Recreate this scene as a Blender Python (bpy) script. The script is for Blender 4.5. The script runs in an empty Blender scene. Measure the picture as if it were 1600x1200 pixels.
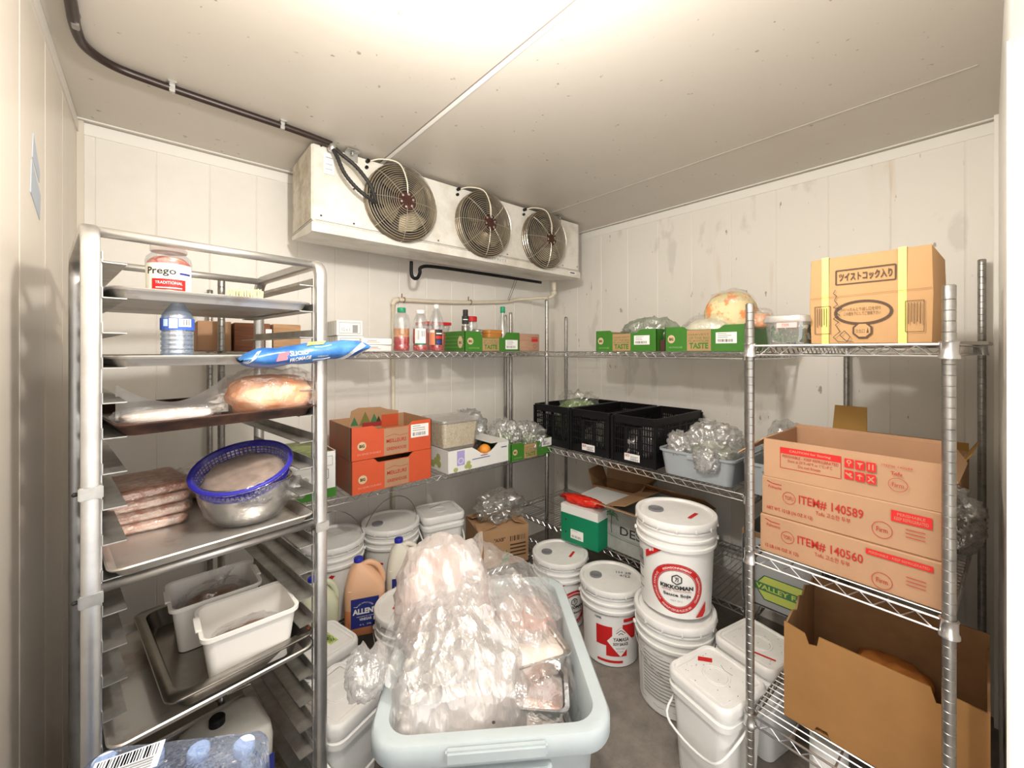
import bpy, bmesh, math, random
from mathutils import Vector, Matrix, noise
PI = math.pi
R = math.radians
random.seed(7)
sc = bpy.context.scene
col = sc.collection

# ---------------- camera, exposure, light ----------------
cd = bpy.data.cameras.new('camera'); cam = bpy.data.objects.new('camera', cd); col.objects.link(cam)
cam.location = (0, 0, 1.5); cam.rotation_euler = (R(90), 0, R(49.01 - 90))
cd.sensor_fit = 'HORIZONTAL'; cd.sensor_width = 36; cd.lens = 645 / 1600 * 36; cd.shift_y = -52 / 1600
cd.clip_start = 0.02
sc.camera = cam
vs = sc.view_settings
vs.view_transform = 'Standard'; vs.look = 'None'; vs.gamma = 1.0; vs.exposure = 0.0; vs.use_curve_mapping = False
w = bpy.data.worlds.new('world'); sc.world = w; w.use_nodes = True
w.node_tree.nodes['Background'].inputs[0].default_value = (1.0, 0.97, 0.93, 1)
w.node_tree.nodes['Background'].inputs[1].default_value = 2.1

def lamp(name, loc, power, radius, color=(1, .96, .9)):
    l = bpy.data.lights.new(name, 'POINT'); l.energy = power; l.shadow_soft_size = radius; l.color = color
    o = bpy.data.objects.new(name, l); o.location = loc; col.objects.link(o); return o
lamp('ceiling_lamp', (0.40, 0.57, 2.13), 60, 0.045, (1, .95, .88))

# ---------------- materials ----------------
MATS = {}
def mat(name, c=(.8, .8, .8), rough=.5, metal=0, var=0, vscale=8, bump=0, bscale=60, vcol=None, spec=.5, trans=0, alpha=1, coat=0, sss=0, stretch=None, thresh=None, ior=1.45):
    if name in MATS: return MATS[name]
    m = bpy.data.materials.new(name); m.use_nodes = True; MATS[name] = m
    nt = m.node_tree; N = nt.nodes; L = nt.links
    b = N['Principled BSDF']
    b.inputs['Base Color'].default_value = (*c, 1); b.inputs['Roughness'].default_value = rough
    b.inputs['Metallic'].default_value = metal; b.inputs['Specular IOR Level'].default_value = spec
    b.inputs['Transmission Weight'].default_value = trans; b.inputs['Alpha'].default_value = alpha
    b.inputs['Coat Weight'].default_value = coat; b.inputs['IOR'].default_value = ior
    if var or bump:
        tc = N.new('ShaderNodeTexCoord'); mp = N.new('ShaderNodeMapping'); L.new(tc.outputs['Object'], mp.inputs[0])
        if stretch: mp.inputs['Scale'].default_value = stretch
    if var:
        n = N.new('ShaderNodeTexNoise'); n.inputs['Scale'].default_value = vscale; n.inputs['Detail'].default_value = 6; n.inputs['Roughness'].default_value = .65
        L.new(mp.outputs[0], n.inputs['Vector'])
        r = N.new('ShaderNodeValToRGB')
        lo, hi = thresh or (.35, .68)
        r.color_ramp.elements[0].position = lo; r.color_ramp.elements[1].position = hi
        d = vcol or tuple(max(0, x * (1 - var)) for x in c)
        r.color_ramp.elements[0].color = (*c, 1); r.color_ramp.elements[1].color = (*d, 1)
        L.new(n.outputs['Fac'], r.inputs[0]); L.new(r.outputs[0], b.inputs['Base Color'])
    if bump:
        n2 = N.new('ShaderNodeTexNoise'); n2.inputs['Scale'].default_value = bscale; n2.inputs['Detail'].default_value = 4
        L.new(mp.outputs[0], n2.inputs['Vector'])
        bp = N.new('ShaderNodeBump'); bp.inputs['Strength'].default_value = bump; bp.inputs['Distance'].default_value = .004
        L.new(n2.outputs['Fac'], bp.inputs['Height']); L.new(bp.outputs[0], b.inputs['Normal'])
    return m

def film(name, c=(.95, .95, .95), clear=.5, rough=.12, milky=.5, bscale=40, bstr=.8, stretch=None, facet=0):
    """thin plastic film: part see-through, part white scatter, part gloss, crackled by a bump"""
    if name in MATS: return MATS[name]
    m = bpy.data.materials.new(name); m.use_nodes = True; MATS[name] = m
    nt = m.node_tree; N = nt.nodes; L = nt.links
    N.remove(N['Principled BSDF']); out = N['Material Output']
    tc = N.new('ShaderNodeTexCoord')
    v = N.new('ShaderNodeTexNoise'); v.inputs['Scale'].default_value = bscale; v.inputs['Detail'].default_value = 3
    mp = N.new('ShaderNodeMapping'); L.new(tc.outputs['Object'], mp.inputs[0]); L.new(mp.outputs[0], v.inputs['Vector'])
    if stretch: mp.inputs['Scale'].default_value = stretch; mp.inputs['Rotation'].default_value = (.3, .4, .8)
    ma = N.new('ShaderNodeMath'); ma.operation = 'SUBTRACT'; ma.inputs[1].default_value = .5; L.new(v.outputs['Fac'], ma.inputs[0])
    ab = N.new('ShaderNodeMath'); ab.operation = 'ABSOLUTE'; L.new(ma.outputs[0], ab.inputs[0])
    bp = N.new('ShaderNodeBump'); bp.inputs['Strength'].default_value = bstr; bp.inputs['Distance'].default_value = .01; hs = ab.outputs[0]
    if facet:
        nd = N.new('ShaderNodeTexNoise'); nd.inputs['Scale'].default_value = 6; L.new(tc.outputs['Object'], nd.inputs['Vector'])
        va = N.new('ShaderNodeVectorMath'); va.operation = 'MULTIPLY_ADD'; va.inputs[1].default_value = (.12, .12, .12); L.new(nd.outputs['Color'], va.inputs[0]); L.new(mp.outputs[0], va.inputs[2])
        vo = N.new('ShaderNodeTexVoronoi'); vo.inputs['Scale'].default_value = facet; L.new(va.outputs[0], vo.inputs['Vector'])
        vo2 = N.new('ShaderNodeTexVoronoi'); vo2.inputs['Scale'].default_value = facet * 2.6; L.new(tc.outputs['Object'], vo2.inputs['Vector'])
        m_a = N.new('ShaderNodeMath'); m_a.operation = 'MULTIPLY_ADD'; m_a.inputs[1].default_value = 2.4; L.new(vo.outputs['Distance'], m_a.inputs[0]); L.new(ab.outputs[0], m_a.inputs[2])
        m_b = N.new('ShaderNodeMath'); m_b.operation = 'MULTIPLY_ADD'; m_b.inputs[1].default_value = .7; L.new(vo2.outputs['Distance'], m_b.inputs[0]); L.new(m_a.outputs[0], m_b.inputs[2]); hs = m_b.outputs[0]
    L.new(hs, bp.inputs['Height'])
    tr = N.new('ShaderNodeBsdfTransparent'); tr.inputs[0].default_value = (min(1, c[0]), min(1, c[1]), min(1, c[2]), 1)
    df = N.new('ShaderNodeBsdfDiffuse'); df.inputs[0].default_value = (*c, 1)
    tl = N.new('ShaderNodeBsdfTranslucent'); tl.inputs[0].default_value = (*c, 1)
    gl = N.new('ShaderNodeBsdfGlossy'); gl.inputs['Roughness'].default_value = rough; gl.inputs[0].default_value = (1, 1, 1, 1)
    for s in (df, tl, gl): L.new(bp.outputs[0], s.inputs['Normal'])
    m1 = N.new('ShaderNodeMixShader'); m1.inputs[0].default_value = .45; L.new(df.outputs[0], m1.inputs[1]); L.new(tl.outputs[0], m1.inputs[2])
    m2 = N.new('ShaderNodeMixShader'); m2.inputs[0].default_value = 1 - milky; L.new(m1.outputs[0], m2.inputs[1]); L.new(gl.outputs[0], m2.inputs[2])
    m3 = N.new('ShaderNodeMixShader'); m3.inputs[0].default_value = clear; L.new(m2.outputs[0], m3.inputs[1]); L.new(tr.outputs[0], m3.inputs[2])
    L.new(m3.outputs[0], out.inputs['Surface'])
    return m

WALL = mat('painted_wall_panel', (.86, .835, .785), .42, var=.1, vscale=2.2, bump=.12, bscale=25, vcol=(.78, .75, .69))
def layered(name, base, rough, layers, bscale=30):
    m = mat(name, base, rough, bump=.15, bscale=bscale)
    nt = m.node_tree; N = nt.nodes; L = nt.links; b = N['Principled BSDF']
    tc = N.new('ShaderNodeTexCoord')
    cn = N.new('ShaderNodeRGB'); cn.outputs[0].default_value = (*base, 1); cur = cn.outputs[0]
    for sx, scl, lo, hi, cc, st in layers:
        mp = N.new('ShaderNodeMapping'); mp.inputs['Scale'].default_value = sx; mp.inputs['Location'].default_value = (scl, scl * .7, 0); L.new(tc.outputs['Object'], mp.inputs[0])
        n = N.new('ShaderNodeTexNoise'); n.inputs['Scale'].default_value = scl; n.inputs['Detail'].default_value = 5; L.new(mp.outputs[0], n.inputs['Vector'])
        mr = N.new('ShaderNodeMapRange'); mr.inputs['From Min'].default_value = lo; mr.inputs['From Max'].default_value = hi; mr.inputs['To Max'].default_value = st
        L.new(n.outputs['Fac'], mr.inputs['Value'])
        mx = N.new('ShaderNodeMixRGB'); mx.inputs[2].default_value = (*cc, 1); L.new(mr.outputs[0], mx.inputs[0]); L.new(cur, mx.inputs[1]); cur = mx.outputs[0]
    L.new(cur, b.inputs['Base Color'])
    return m
WALLR = layered('painted_wall_stained', (.86, .83, .775), .45, [((1, 1, .25), 3.0, .55, .85, (.74, .69, .6), .8), ((1, 1, .5), 6.0, .64, .69, (.66, .63, .58), .55), ((1, 1, .12), 9.0, .68, .8, (.7, .54, .36), .6), ((1, 1, .3), 40.0, .70, .74, (.3, .24, .16), .8)])
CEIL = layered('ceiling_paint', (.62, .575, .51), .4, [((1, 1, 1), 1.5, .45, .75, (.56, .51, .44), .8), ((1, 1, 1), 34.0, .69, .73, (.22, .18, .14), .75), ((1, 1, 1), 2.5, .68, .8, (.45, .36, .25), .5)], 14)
FLOOR = mat('worn_concrete_floor', (.27, .24, .21), .6, var=.35, vscale=14, bump=.3, bscale=160)
WHITE_TRIM = mat('white_trim', (.9, .88, .83), .4)
CHROME = mat('chrome_wire', (.72, .72, .72), .28, 1, var=.25, vscale=12)
CHROME_D = mat('dull_zinc', (.48, .47, .45), .38, 1, var=.35, vscale=18)
ALU = mat('brushed_aluminium', (.66, .655, .64), .36, .9, var=.22, vscale=9, bump=.1, bscale=40)
ALU_D = mat('dull_aluminium', (.56, .55, .52), .45, .9, var=.4, vscale=14)
PAN = mat('stained_aluminium_pan', (.6, .58, .55), .4, .8, var=.5, vscale=7, vcol=(.3, .2, .12), thresh=(.5, .75))
PAN_D = mat('blackened_pan', (.018, .010, .009), .4, .1, var=.6, vscale=14, vcol=(.09, .04, .025))
STEEL = mat('stainless_steel', (.62, .61, .6), .22, 1, var=.15, vscale=6)
BLACK = mat('black_plastic', (.006, .006, .007), .5, spec=.3)
RUBBER = mat('black_rubber', (.03, .028, .026), .6, var=.5, vscale=50)
HDPE = mat('white_plastic_pail', (.86, .86, .84), .38, var=.06, vscale=7)
HDPE2 = mat('white_plastic_lid', (.84, .835, .82), .34, var=.1, vscale=12)
NATURAL = mat('cloudy_plastic', (.78, .77, .72), .3, var=.08)
GREYP = mat('grey_blue_tote_plastic', (.45, .51, .53), .4, var=.08, vscale=10, bump=.1)
GREYT = mat('grey_bus_tub_plastic', (.36, .40, .43), .42, var=.1)
KRAFT = mat('kraft_cardboard', (.46, .275, .145), .8, var=.12, vscale=6, bump=.1, bscale=90)
KRAFT_L = mat('light_kraft_cardboard', (.44, .255, .145), .75, var=.1, vscale=6, bump=.1, bscale=90)
KRAFT_J = mat('golden_kraft_cardboard', (.50, .29, .13), .7, var=.1, vscale=5, bump=.1)
KRAFT_D = mat('dark_kraft_cardboard', (.36, .2, .09), .85, var=.35, vscale=6)
KRAFT_B = mat('big_box_cardboard', (.34, .17, .055), .75, var=.14, vscale=9)
GREEN = mat('green_printed_carton', (.05, .21, .022), .5, var=.1)
GREEN2 = mat('teal_green_carton', (.0, .22, .10), .5)
RED = mat('red_printed_carton', (.66, .10, .035), .55, var=.1)
RED2 = mat('bright_red_print', (.58, .015, .015), .5)
WHITE_P = mat('white_paper', (.87, .86, .84), .6)
WHITE_C = mat('white_carton', (.82, .82, .8), .6, var=.05)
INK = mat('black_ink', (.03, .03, .03), .6)
INKB = mat('brown_ink', (.07, .035, .015), .6)
INKR = mat('red_ink', (.42, .02, .012), .6)
INKG = mat('grey_ink', (.3, .3, .3), .6)
NAVY = mat('navy_label', (.025, .035, .22), .45)
YELLOW = mat('yellow_strap', (.82, .72, .16), .45)
PINKP = mat('pink_tape', (.85, .4, .38), .5)
LIME = mat('lime_tape', (.45, .62, .1), .5)
PVC = mat('cream_pvc', (.82, .75, .6), .4, var=.15)
CLEAR = film('clear_bottle_plastic', (.93, .95, .96), .72, .05, .3, 8, .1)
CLEARB = film('blue_tint_bottle', (.72, .82, .95), .55, .05, .35, 30, .3)
FILM = film('crumpled_film', (.93, .93, .93), .5, .14, .5, 38, 1)
FILM_W = film('milky_film', (.93, .92, .91), .36, .2, .78, 36, .85, (1, .2, .3), 12)
FILM_S = film('sheet_film', (.92, .92, .92), .60, .16, .5, 36, 1, (1, .2, .3), 13)
FILM_C = film('clear_film', (.97, .97, .97), .84, .08, .3, 34, 1)
FILM_T = film('thin_wrap_film', (.95, .95, .95), .72, .1, .35, 34, 1)
FILM_G = film('greenish_film', (.78, .84, .76), .45, .12, .5, 45, 1)

# ---------------- mesh helpers ----------------
def obj(name, bm, m, parent=None, smooth=False, label=None):
    me = bpy.data.meshes.new(name); bmesh.ops.recalc_face_normals(bm, faces=bm.faces); bm.to_mesh(me); bm.free()
    for mm in (m if isinstance(m, (list, tuple)) else [m]): me.materials.append(mm)
    if smooth is True: me.shade_smooth()
    elif smooth: me.shade_smooth(); me.set_sharp_from_angle(angle=R(smooth))
    o = bpy.data.objects.new(name, me); col.objects.link(o)
    if parent: o.parent = parent
    if label: o['label'] = label
    return o
def B(): return bmesh.new()
def thing(name, label, cat, loc=(0, 0, 0), rz=0, group=None, rot=None):
    o = bpy.data.objects.new(name, None); col.objects.link(o); o.empty_display_size = .05
    o.location = loc; o.rotation_euler = rot if rot else (0, 0, rz)
    o['label'] = label; o['category'] = cat
    if group: o['group'] = group
    return o
def tag(o, label, cat, group=None, kind=None):
    if label: o['label'] = label
    if cat: o['category'] = cat
    if group: o['group'] = group
    if kind: o['kind'] = kind
    return o
def struct(name, bm, m, smooth=False, parent=None):
    o = obj(name, bm, m, parent, smooth)
    if not parent: o['kind'] = 'structure'
    return o
def box(bm, x0, y0, z0, x1, y1, z1, mi=0, bev=0, M=None):
    vs_ = [bm.verts.new(v) for v in [(x0, y0, z0), (x1, y0, z0), (x1, y1, z0), (x0, y1, z0), (x0, y0, z1), (x1, y0, z1), (x1, y1, z1), (x0, y1, z1)]]
    if M:
        for v in vs_: v.co = M @ v.co
    fs = [bm.faces.new([vs_[i] for i in f]) for f in [(0, 3, 2, 1), (4, 5, 6, 7), (0, 1, 5, 4), (1, 2, 6, 5), (2, 3, 7, 6), (3, 0, 4, 7)]]
    for f in fs: f.material_index = mi
    if bev:
        es = list({e for f in fs for e in f.edges})
        bmesh.ops.bevel(bm, geom=es, offset=bev, segments=2, affect='EDGES', clamp_overlap=True)
def tube(bm, pts, r, n=6, cap=True, closed=False):
    pts = [Vector(p) for p in pts]; k = len(pts); rings = []
    prev = None
    for i, p in enumerate(pts):
        if closed: t = pts[(i + 1) % k] - pts[i - 1]
        else: t = pts[min(i + 1, k - 1)] - pts[max(i - 1, 0)]
        if t.length < 1e-9: t = Vector((0, 0, 1))
        t.normalize()
        if prev is None:
            a = Vector((0, 0, 1)) if abs(t.z) < .9 else Vector((1, 0, 0))
            u = t.cross(a).normalized()
        else:
            u = prev - t * prev.dot(t)
            if u.length < 1e-6: u = t.orthogonal()
            u.normalize()
        prev = u; v = t.cross(u)
        rr = r[i] if isinstance(r, (list, tuple)) else r
        rings.append([bm.verts.new(p + (u * math.cos(2 * PI * j / n) + v * math.sin(2 * PI * j / n)) * rr) for j in range(n)])
    for i in range(k if closed else k - 1):
        a, b = rings[i], rings[(i + 1) % k]
        for j in range(n): bm.faces.new((a[j], a[(j + 1) % n], b[(j + 1) % n], b[j]))
    if cap and not closed: bm.faces.new(rings[0]); bm.faces.new(rings[-1][::-1])
def arc_pts(p0, p1, p2, n=6):
    p0, p1, p2 = Vector(p0), Vector(p1), Vector(p2)
    return [p0 * (1 - t) ** 2 + p1 * 2 * t * (1 - t) + p2 * t * t for t in [i / n for i in range(n + 1)]]
def smooth_path(pts, n=6):
    P = [Vector(p) for p in pts]; P = [P[0]] + P + [P[-1]]; out = []
    for i in range(1, len(P) - 2):
        a, b, c, d = P[i - 1], P[i], P[i + 1], P[i + 2]
        for j in range(n):
            t = j / n
            out.append(.5 * ((2 * b) + (c - a) * t + (2 * a - 5 * b + 4 * c - d) * t * t + (3 * b - a - 3 * c + d) * t ** 3))
    out.append(P[-2]); return out
def loft(bm, levels, n=5, capa=True, capb=True, M=None, mi=0):
    """levels: (half_x, half_y, corner_radius, z[, cx, cy]) rounded rectangles joined in order"""
    rings = []
    for lv in levels:
        hx, hy, r, z = lv[:4]; cx, cy = (lv[4], lv[5]) if len(lv) > 4 else (0, 0)
        r = max(min(r, hx, hy), 1e-5); ring = []
        for q, (sx, sy) in enumerate([(1, 1), (-1, 1), (-1, -1), (1, -1)]):
            for i in range(n + 1):
                a = q * PI / 2 + i / n * PI / 2
                p = Vector((cx + sx * (hx - r) + r * math.cos(a), cy + sy * (hy - r) + r * math.sin(a), z))
                ring.append(bm.verts.new(M @ p if M else p))
        rings.append(ring)
    k = len(rings[0])
    for a, b in zip(rings, rings[1:]):
        for j in range(k): bm.faces.new((a[j], a[(j + 1) % k], b[(j + 1) % k], b[j])).material_index = mi
    if capa: bm.faces.new(rings[0][::-1]).material_index = mi
    if capb: bm.faces.new(rings[-1]).material_index = mi
def lathe(bm, prof, n=28, M=None, capa=True, capb=True, ang=2 * PI):
    rings = []
    for r, z in prof:
        rings.append([bm.verts.new((M @ Vector((r * math.cos(ang * j / n), r * math.sin(ang * j / n), z))) if M else (r * math.cos(ang * j / n), r * math.sin(ang * j / n), z)) for j in range(n)])
    for a, b in zip(rings, rings[1:]):
        for j in range(n): bm.faces.new((a[j], a[(j + 1) % n], b[(j + 1) % n], b[j]))
    if capa: bm.faces.new(rings[0][::-1])
    if capb: bm.faces.new(rings[-1])
def prism(bm, pts, f, t0, t1, mi=0):
    """pts 2D outline, f(a,b,t) -> 3D"""
    A = [bm.verts.new(f(a, b, t0)) for a, b in pts]; Bv = [bm.verts.new(f(a, b, t1)) for a, b in pts]
    k = len(pts)
    for j in range(k): bm.faces.new((A[j], A[(j + 1) % k], Bv[(j + 1) % k], Bv[j])).material_index = mi
    bm.faces.new(A[::-1]).material_index = mi; bm.faces.new(Bv).material_index = mi
def blob(rx, ry, rz, seed=0, amp=.15, freq=2.2, sub=4, flat=.0, power=2.0, fine=.04):
    """crumpled rounded mass sitting on z=0"""
    bm = B(); bmesh.ops.create_icosphere(bm, subdivisions=sub, radius=1)
    off = Vector((seed * 7.31, seed * 3.17, seed * 1.7))
    for v in bm.verts:
        p = v.co.normalized()
        if power != 2:
            s = (abs(p.x) ** power + abs(p.y) ** power + abs(p.z) ** power) ** (-1 / power); q = p * s
        else: q = p
        n1 = 1 - 2 * abs(noise.noise(p * freq + off)); n2 = 1 - 2 * abs(noise.noise(p * freq * 2.7 + off)); n3 = abs(noise.noise(p * freq * 6.5 + off))
        k = 1 + amp * (n1 - .5) + amp * .45 * (n2 - .5) + fine * (n3 - .3) * 2
        q = q * k
        z = q.z * rz
        v.co = Vector((q.x * rx, q.y * ry, max(z + rz * (1 - flat), 0.0)))
    return bm
_txt_cache = {}
def text_geo(s, bold=.0):
    key = (s, bold)
    if key in _txt_cache: return _txt_cache[key]
    c = bpy.data.curves.new('t', 'FONT'); c.body = s; c.size = 1; c.resolution_u = 2; c.offset = bold; c.fill_mode = 'BOTH'
    o = bpy.data.objects.new('t', c); col.objects.link(o)
    dg = bpy.context.evaluated_depsgraph_get(); me = bpy.data.meshes.new_from_object(o.evaluated_get(dg))
    V = [tuple(v.co) for v in me.vertices]; F = [tuple(p.vertices) for p in me.polygons]
    bpy.data.objects.remove(o); bpy.data.curves.remove(c); bpy.data.meshes.remove(me)
    _txt_cache[key] = (V, F); return V, F
class Face:
    """collects printing on one face (u,v in 0..1) and makes one mesh per material"""
    def __init__(s, parent, w, h, mode='flat', y0=0, x0=None, z0=0, r=None, a0=0, frame=None):
        s.p, s.w, s.h = parent, w, h; s.b = {}; s.k = 0; s.frame = frame; s.cyl = mode == 'cyl'
        if mode == 'flat':
            xo = -w / 2 if x0 is None else x0
            s.f = lambda u, v, o: Vector((xo + u * w, y0 - o, z0 + v * h))
        elif mode == 'top':
            s.f = lambda u, v, o: Vector((-w / 2 + u * w, -h / 2 + v * h, z0 + o))
        else:
            rf = r if callable(r) else (lambda z: r)
            def g(u, v, o):
                z = z0 + v * h; rr = rf(z) + o; a = a0 + (u - .5) * w / rf(z0 + h / 2)
                return Vector((rr * math.sin(a), -rr * math.cos(a), z))
            s.f = g
        if frame:
            g0 = s.f; s.f = lambda u, v, o: frame @ g0(u, v, o)
    def bm(s, m, nm):
        key = (m.name, nm)
        if key not in s.b: s.b[key] = (B(), m)
        return s.b[key][0]
    def lay(s): s.k += 1; return .0004 + .00025 * s.k
    def rect(s, u0, v0, u1, v1, m, nm='printed_panel', n=1, skew=0):
        bm = s.bm(m, nm); o = s.lay(); n = max(n, 1)
        P = [[bm.verts.new(s.f(u0 + (u1 - u0) * i / n + skew * j, v0 + (v1 - v0) * j, o)) for i in range(n + 1)] for j in (0, 1)]
        for i in range(n): bm.faces.new((P[0][i], P[0][i + 1], P[1][i + 1], P[1][i]))
        return s
    def poly(s, pts, m, nm='printed_panel'):
        bm = s.bm(m, nm); o = s.lay(); tb = bmesh.new(); tb.faces.new([tb.verts.new((u, v, 0)) for u, v in pts])
        if s.cyl:
            lo = min(p[0] for p in pts); hi = max(p[0] for p in pts); n = max(1, int((hi - lo) * s.w / .008))
            for i in range(1, n): bmesh.ops.bisect_plane(tb, geom=tb.verts[:] + tb.edges[:] + tb.faces[:], plane_co=(lo + (hi - lo) * i / n, 0, 0), plane_no=(1, 0, 0))
        mp = {v: bm.verts.new(s.f(v.co.x, v.co.y, o)) for v in tb.verts}
        for f_ in tb.faces: bm.faces.new([mp[v] for v in f_.verts])
        tb.free(); return s
    def disc(s, uc, vc, ru, rv, m, nm='printed_panel', inner=0, n=28):
        bm = s.bm(m, nm); o = s.lay(); ks = [inner, (inner + 1) / 2, 1] if inner else [.001, .5, 1]
        P = [[bm.verts.new(s.f(uc + ru * k * math.cos(2 * PI * i / n), vc + rv * k * math.sin(2 * PI * i / n), o)) for i in range(n)] for k in ks]
        for a, b in zip(P, P[1:]):
            for i in range(n): bm.faces.new((a[i], a[(i + 1) % n], b[(i + 1) % n], b[i]))
        return s
    def text(s, t, u0, v0, u1, v1, m, nm='lettering', bold=.0, arc=None, slope=0):
        V, F = text_geo(t, bold)
        if not V: return s
        xs = [v[0] for v in V]; ys = [v[1] for v in V]; ax, bx, ay, by = min(xs), max(xs), min(ys), max(ys)
        bm = s.bm(m, nm); o = s.lay(); vv = []
        for x, y, z in V:
            a = (x - ax) / max(bx - ax, 1e-6); b = (y - ay) / max(by - ay, 1e-6)
            if arc:
                uc, vc, ru, rv, a0, a1, th = arc
                an = a0 + (a1 - a0) * a; k = 1 + th * b
                vv.append(bm.verts.new(s.f(uc + ru * k * math.cos(an), vc + rv * k * math.sin(an), o)))
            else: vv.append(bm.verts.new(s.f(u0 + (u1 - u0) * a, v0 + (v1 - v0) * b + slope * a, o)))
        for f in F:
            try: bm.faces.new([vv[i] for i in f])
            except ValueError: pass
        return s
    def line(s, pts, th, m, nm='printed_panel'):
        bm = s.bm(m, nm); o = s.lay()
        for (a, b), (c, d) in zip(pts, pts[1:]):
            dx, dy = (c - a) * s.w, (d - b) * s.h; L_ = math.hypot(dx, dy) or 1; nx, ny = -dy / L_ * th / 2 / s.w, dx / L_ * th / 2 / s.h
            try: bm.faces.new([bm.verts.new(s.f(*p, o)) for p in ((a + nx, b + ny), (c + nx, d + ny), (c - nx, d - ny), (a - nx, b - ny))])
            except ValueError: pass
        return s
    def frameline(s, u0, v0, u1, v1, th, m): return s.line([(u0, v0), (u1, v0), (u1, v1), (u0, v1), (u0, v0)], th, m)
    def bars(s, u0, v0, u1, v1, m=None, n=16, nm='barcode'):
        m = m or INK; x = u0; rnd = random.Random(int(u0 * 997 + v0 * 131)); st = (u1 - u0) / n
        for i in range(n):
            wd = st * rnd.choice((.3, .5, .7)); s.k -= 1; s.rect(u0 + i * st, v0, u0 + i * st + wd, v1, m, nm)
        s.k += 1; return s
    def sticker(s, u0, v0, u1, v1, lines=3, bar=True):
        s.rect(u0, v0, u1, v1, WHITE_P, 'label_sticker')
        du, dv = u1 - u0, v1 - v0
        if bar: s.bars(u0 + du * .1, v0 + dv * .12, u1 - du * .15, v0 + dv * .38)
        for i in range(lines):
            t = v1 - dv * (.16 + .16 * i); s.rect(u0 + du * .1, t, u0 + du * random.uniform(.5, .85), t + dv * .05, INKG, 'lettering')
        return s
    def flush(s):
        for (mn, nm), (bm, m) in s.b.items(): obj(nm, bm, m, s.p)

# ---------------- room ----------------
LX, RX, BY, CZ, FY = -.234, 2.594, 2.434, 2.4375, -.03
def groove_wall(name, a0, a1, f, z0, z1, m, pitch=.1935, start=0, gd=.0022):
    bm = B(); xs = [(a0, 0)]; x = a0 + start
    while x < a1 - .01:
        if x > a0 + .01: xs += [(x - .004, 0), (x, gd), (x + .004, 0)]
        x += pitch
    xs.append((a1, 0)); lo = [bm.verts.new(f(a, d, z0)) for a, d in xs]; hi = [bm.verts.new(f(a, d, z1)) for a, d in xs]
    for i in range(len(xs) - 1): bm.faces.new((lo[i], lo[i + 1], hi[i + 1], hi[i]))
    lo2 = [bm.verts.new(f(a, .08, z)) for a, z in ((a0, z0), (a1, z0), (a1, z1), (a0, z1))]; bm.faces.new(lo2)
    return struct(name, bm, m)
groove_wall('wall_back', LX, RX, lambda a, d, z: (a, BY + d, z), 0, CZ, WALL, .1935, .05)
groove_wall('wall_right', FY, BY, lambda a, d, z: (RX + d, a, z), 0, CZ, WALLR, .235, .09)
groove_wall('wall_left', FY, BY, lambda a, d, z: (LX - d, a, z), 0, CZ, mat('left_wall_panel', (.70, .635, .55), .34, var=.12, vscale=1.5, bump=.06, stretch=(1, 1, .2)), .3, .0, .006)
b = B(); box(b, LX - .1, FY - .8, -.06, RX + .1, BY + .1, 0); struct('floor', b, FLOOR)
b = B(); box(b, LX - .1, FY - .12, CZ, RX + .1, BY + .1, CZ + .08); struct('ceiling', b, CEIL)
JX = 1.305
b = B(); box(b, JX, FY - .12, 0, RX + .1, FY, CZ); struct('wall_front', b, WHITE_TRIM)
b = B(); box(b, LX - .1, FY - .12, 2.1, JX - .001, FY, CZ); struct('wall_front_above_door', b, WHITE_TRIM).name = 'wall_front.001'
b = B(); box(b, JX - .022, FY - .5, 0, JX - .001, FY + .004, 2.12, bev=.003)
struct('door_1', b, mat('scuffed_jamb_paint', (.88, .87, .84), .4, var=.5, vscale=6, vcol=(.35, .33, .3), thresh=(.72, .78)))
b = B(); box(b, LX, BY - .006, CZ - .05, RX, BY, CZ - .002); struct('trim_1', b, WHITE_TRIM)
b = B(); box(b, RX - .006, FY, CZ - .05, RX, BY, CZ - .002); struct('trim_2', b, WHITE_TRIM)
b = B(); box(b, LX, FY, CZ - .05, LX + .005, BY, CZ - .002); struct('trim_3', b, mat('dull_trim', (.7, .66, .6), .4))
b = B(); box(b, RX - .045, FY, CZ - .004, RX - .035, BY, CZ); box(b, LX, BY - .045, CZ - .004, RX, BY - .035, CZ); struct('trim_4', b, WHITE_TRIM)
b = B(); box(b, .853, FY, CZ - .003, .870, BY, CZ); struct('trim_5', b, mat('white_seam_tape', (.95, .94, .9), .4))
b = B(); box(b, .848, FY, CZ - .002, .853, BY, CZ); struct('trim_6', b, mat('dark_seam_edge', (.25, .22, .19), .6))  # thin dark strip along one edge of the white seam tape
b = B(); box(b, 2.037, FY + .05, CZ - .003, 2.043, BY, CZ); struct('trim_7', b, mat('grey_seam', (.5, .47, .42), .5))
b = B(); box(b, 2.595 - .07, FY, 0, 2.594, FY + .012, CZ); struct('trim_8', b, WHITE_TRIM)
b = B(); box(b, LX + .0, BY - .02, 0, LX + .02, BY, CZ); struct('trim_9', b, mat('corner_cove', (.72, .66, .57), .4))
# blue tape and scrape on the left wall
b = B(); prism(b, [(1.58, 1.90), (1.69, 1.855), (1.70, 1.925), (1.59, 1.985)], lambda a, c, t: (LX + t, a, c), 0, .0015)
t_ = obj('tape_patch', b, mat('faded_blue_tape', (.42, .47, .54), .6)); tag(t_, 'faded blue tape scrap stuck on the left wall, the larger lower one', 'tape', 'tape scraps on the left wall')
b = B(); prism(b, [(1.60, 1.995), (1.685, 1.955), (1.69, 1.985), (1.61, 2.06)], lambda a, c, t: (LX + t, a, c), 0, .0015)
t_ = obj('tape_patch', b, MATS['faded_blue_tape']); tag(t_, 'pale tape remnant on the left wall above the blue scrap', 'tape', 'tape scraps on the left wall')

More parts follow.
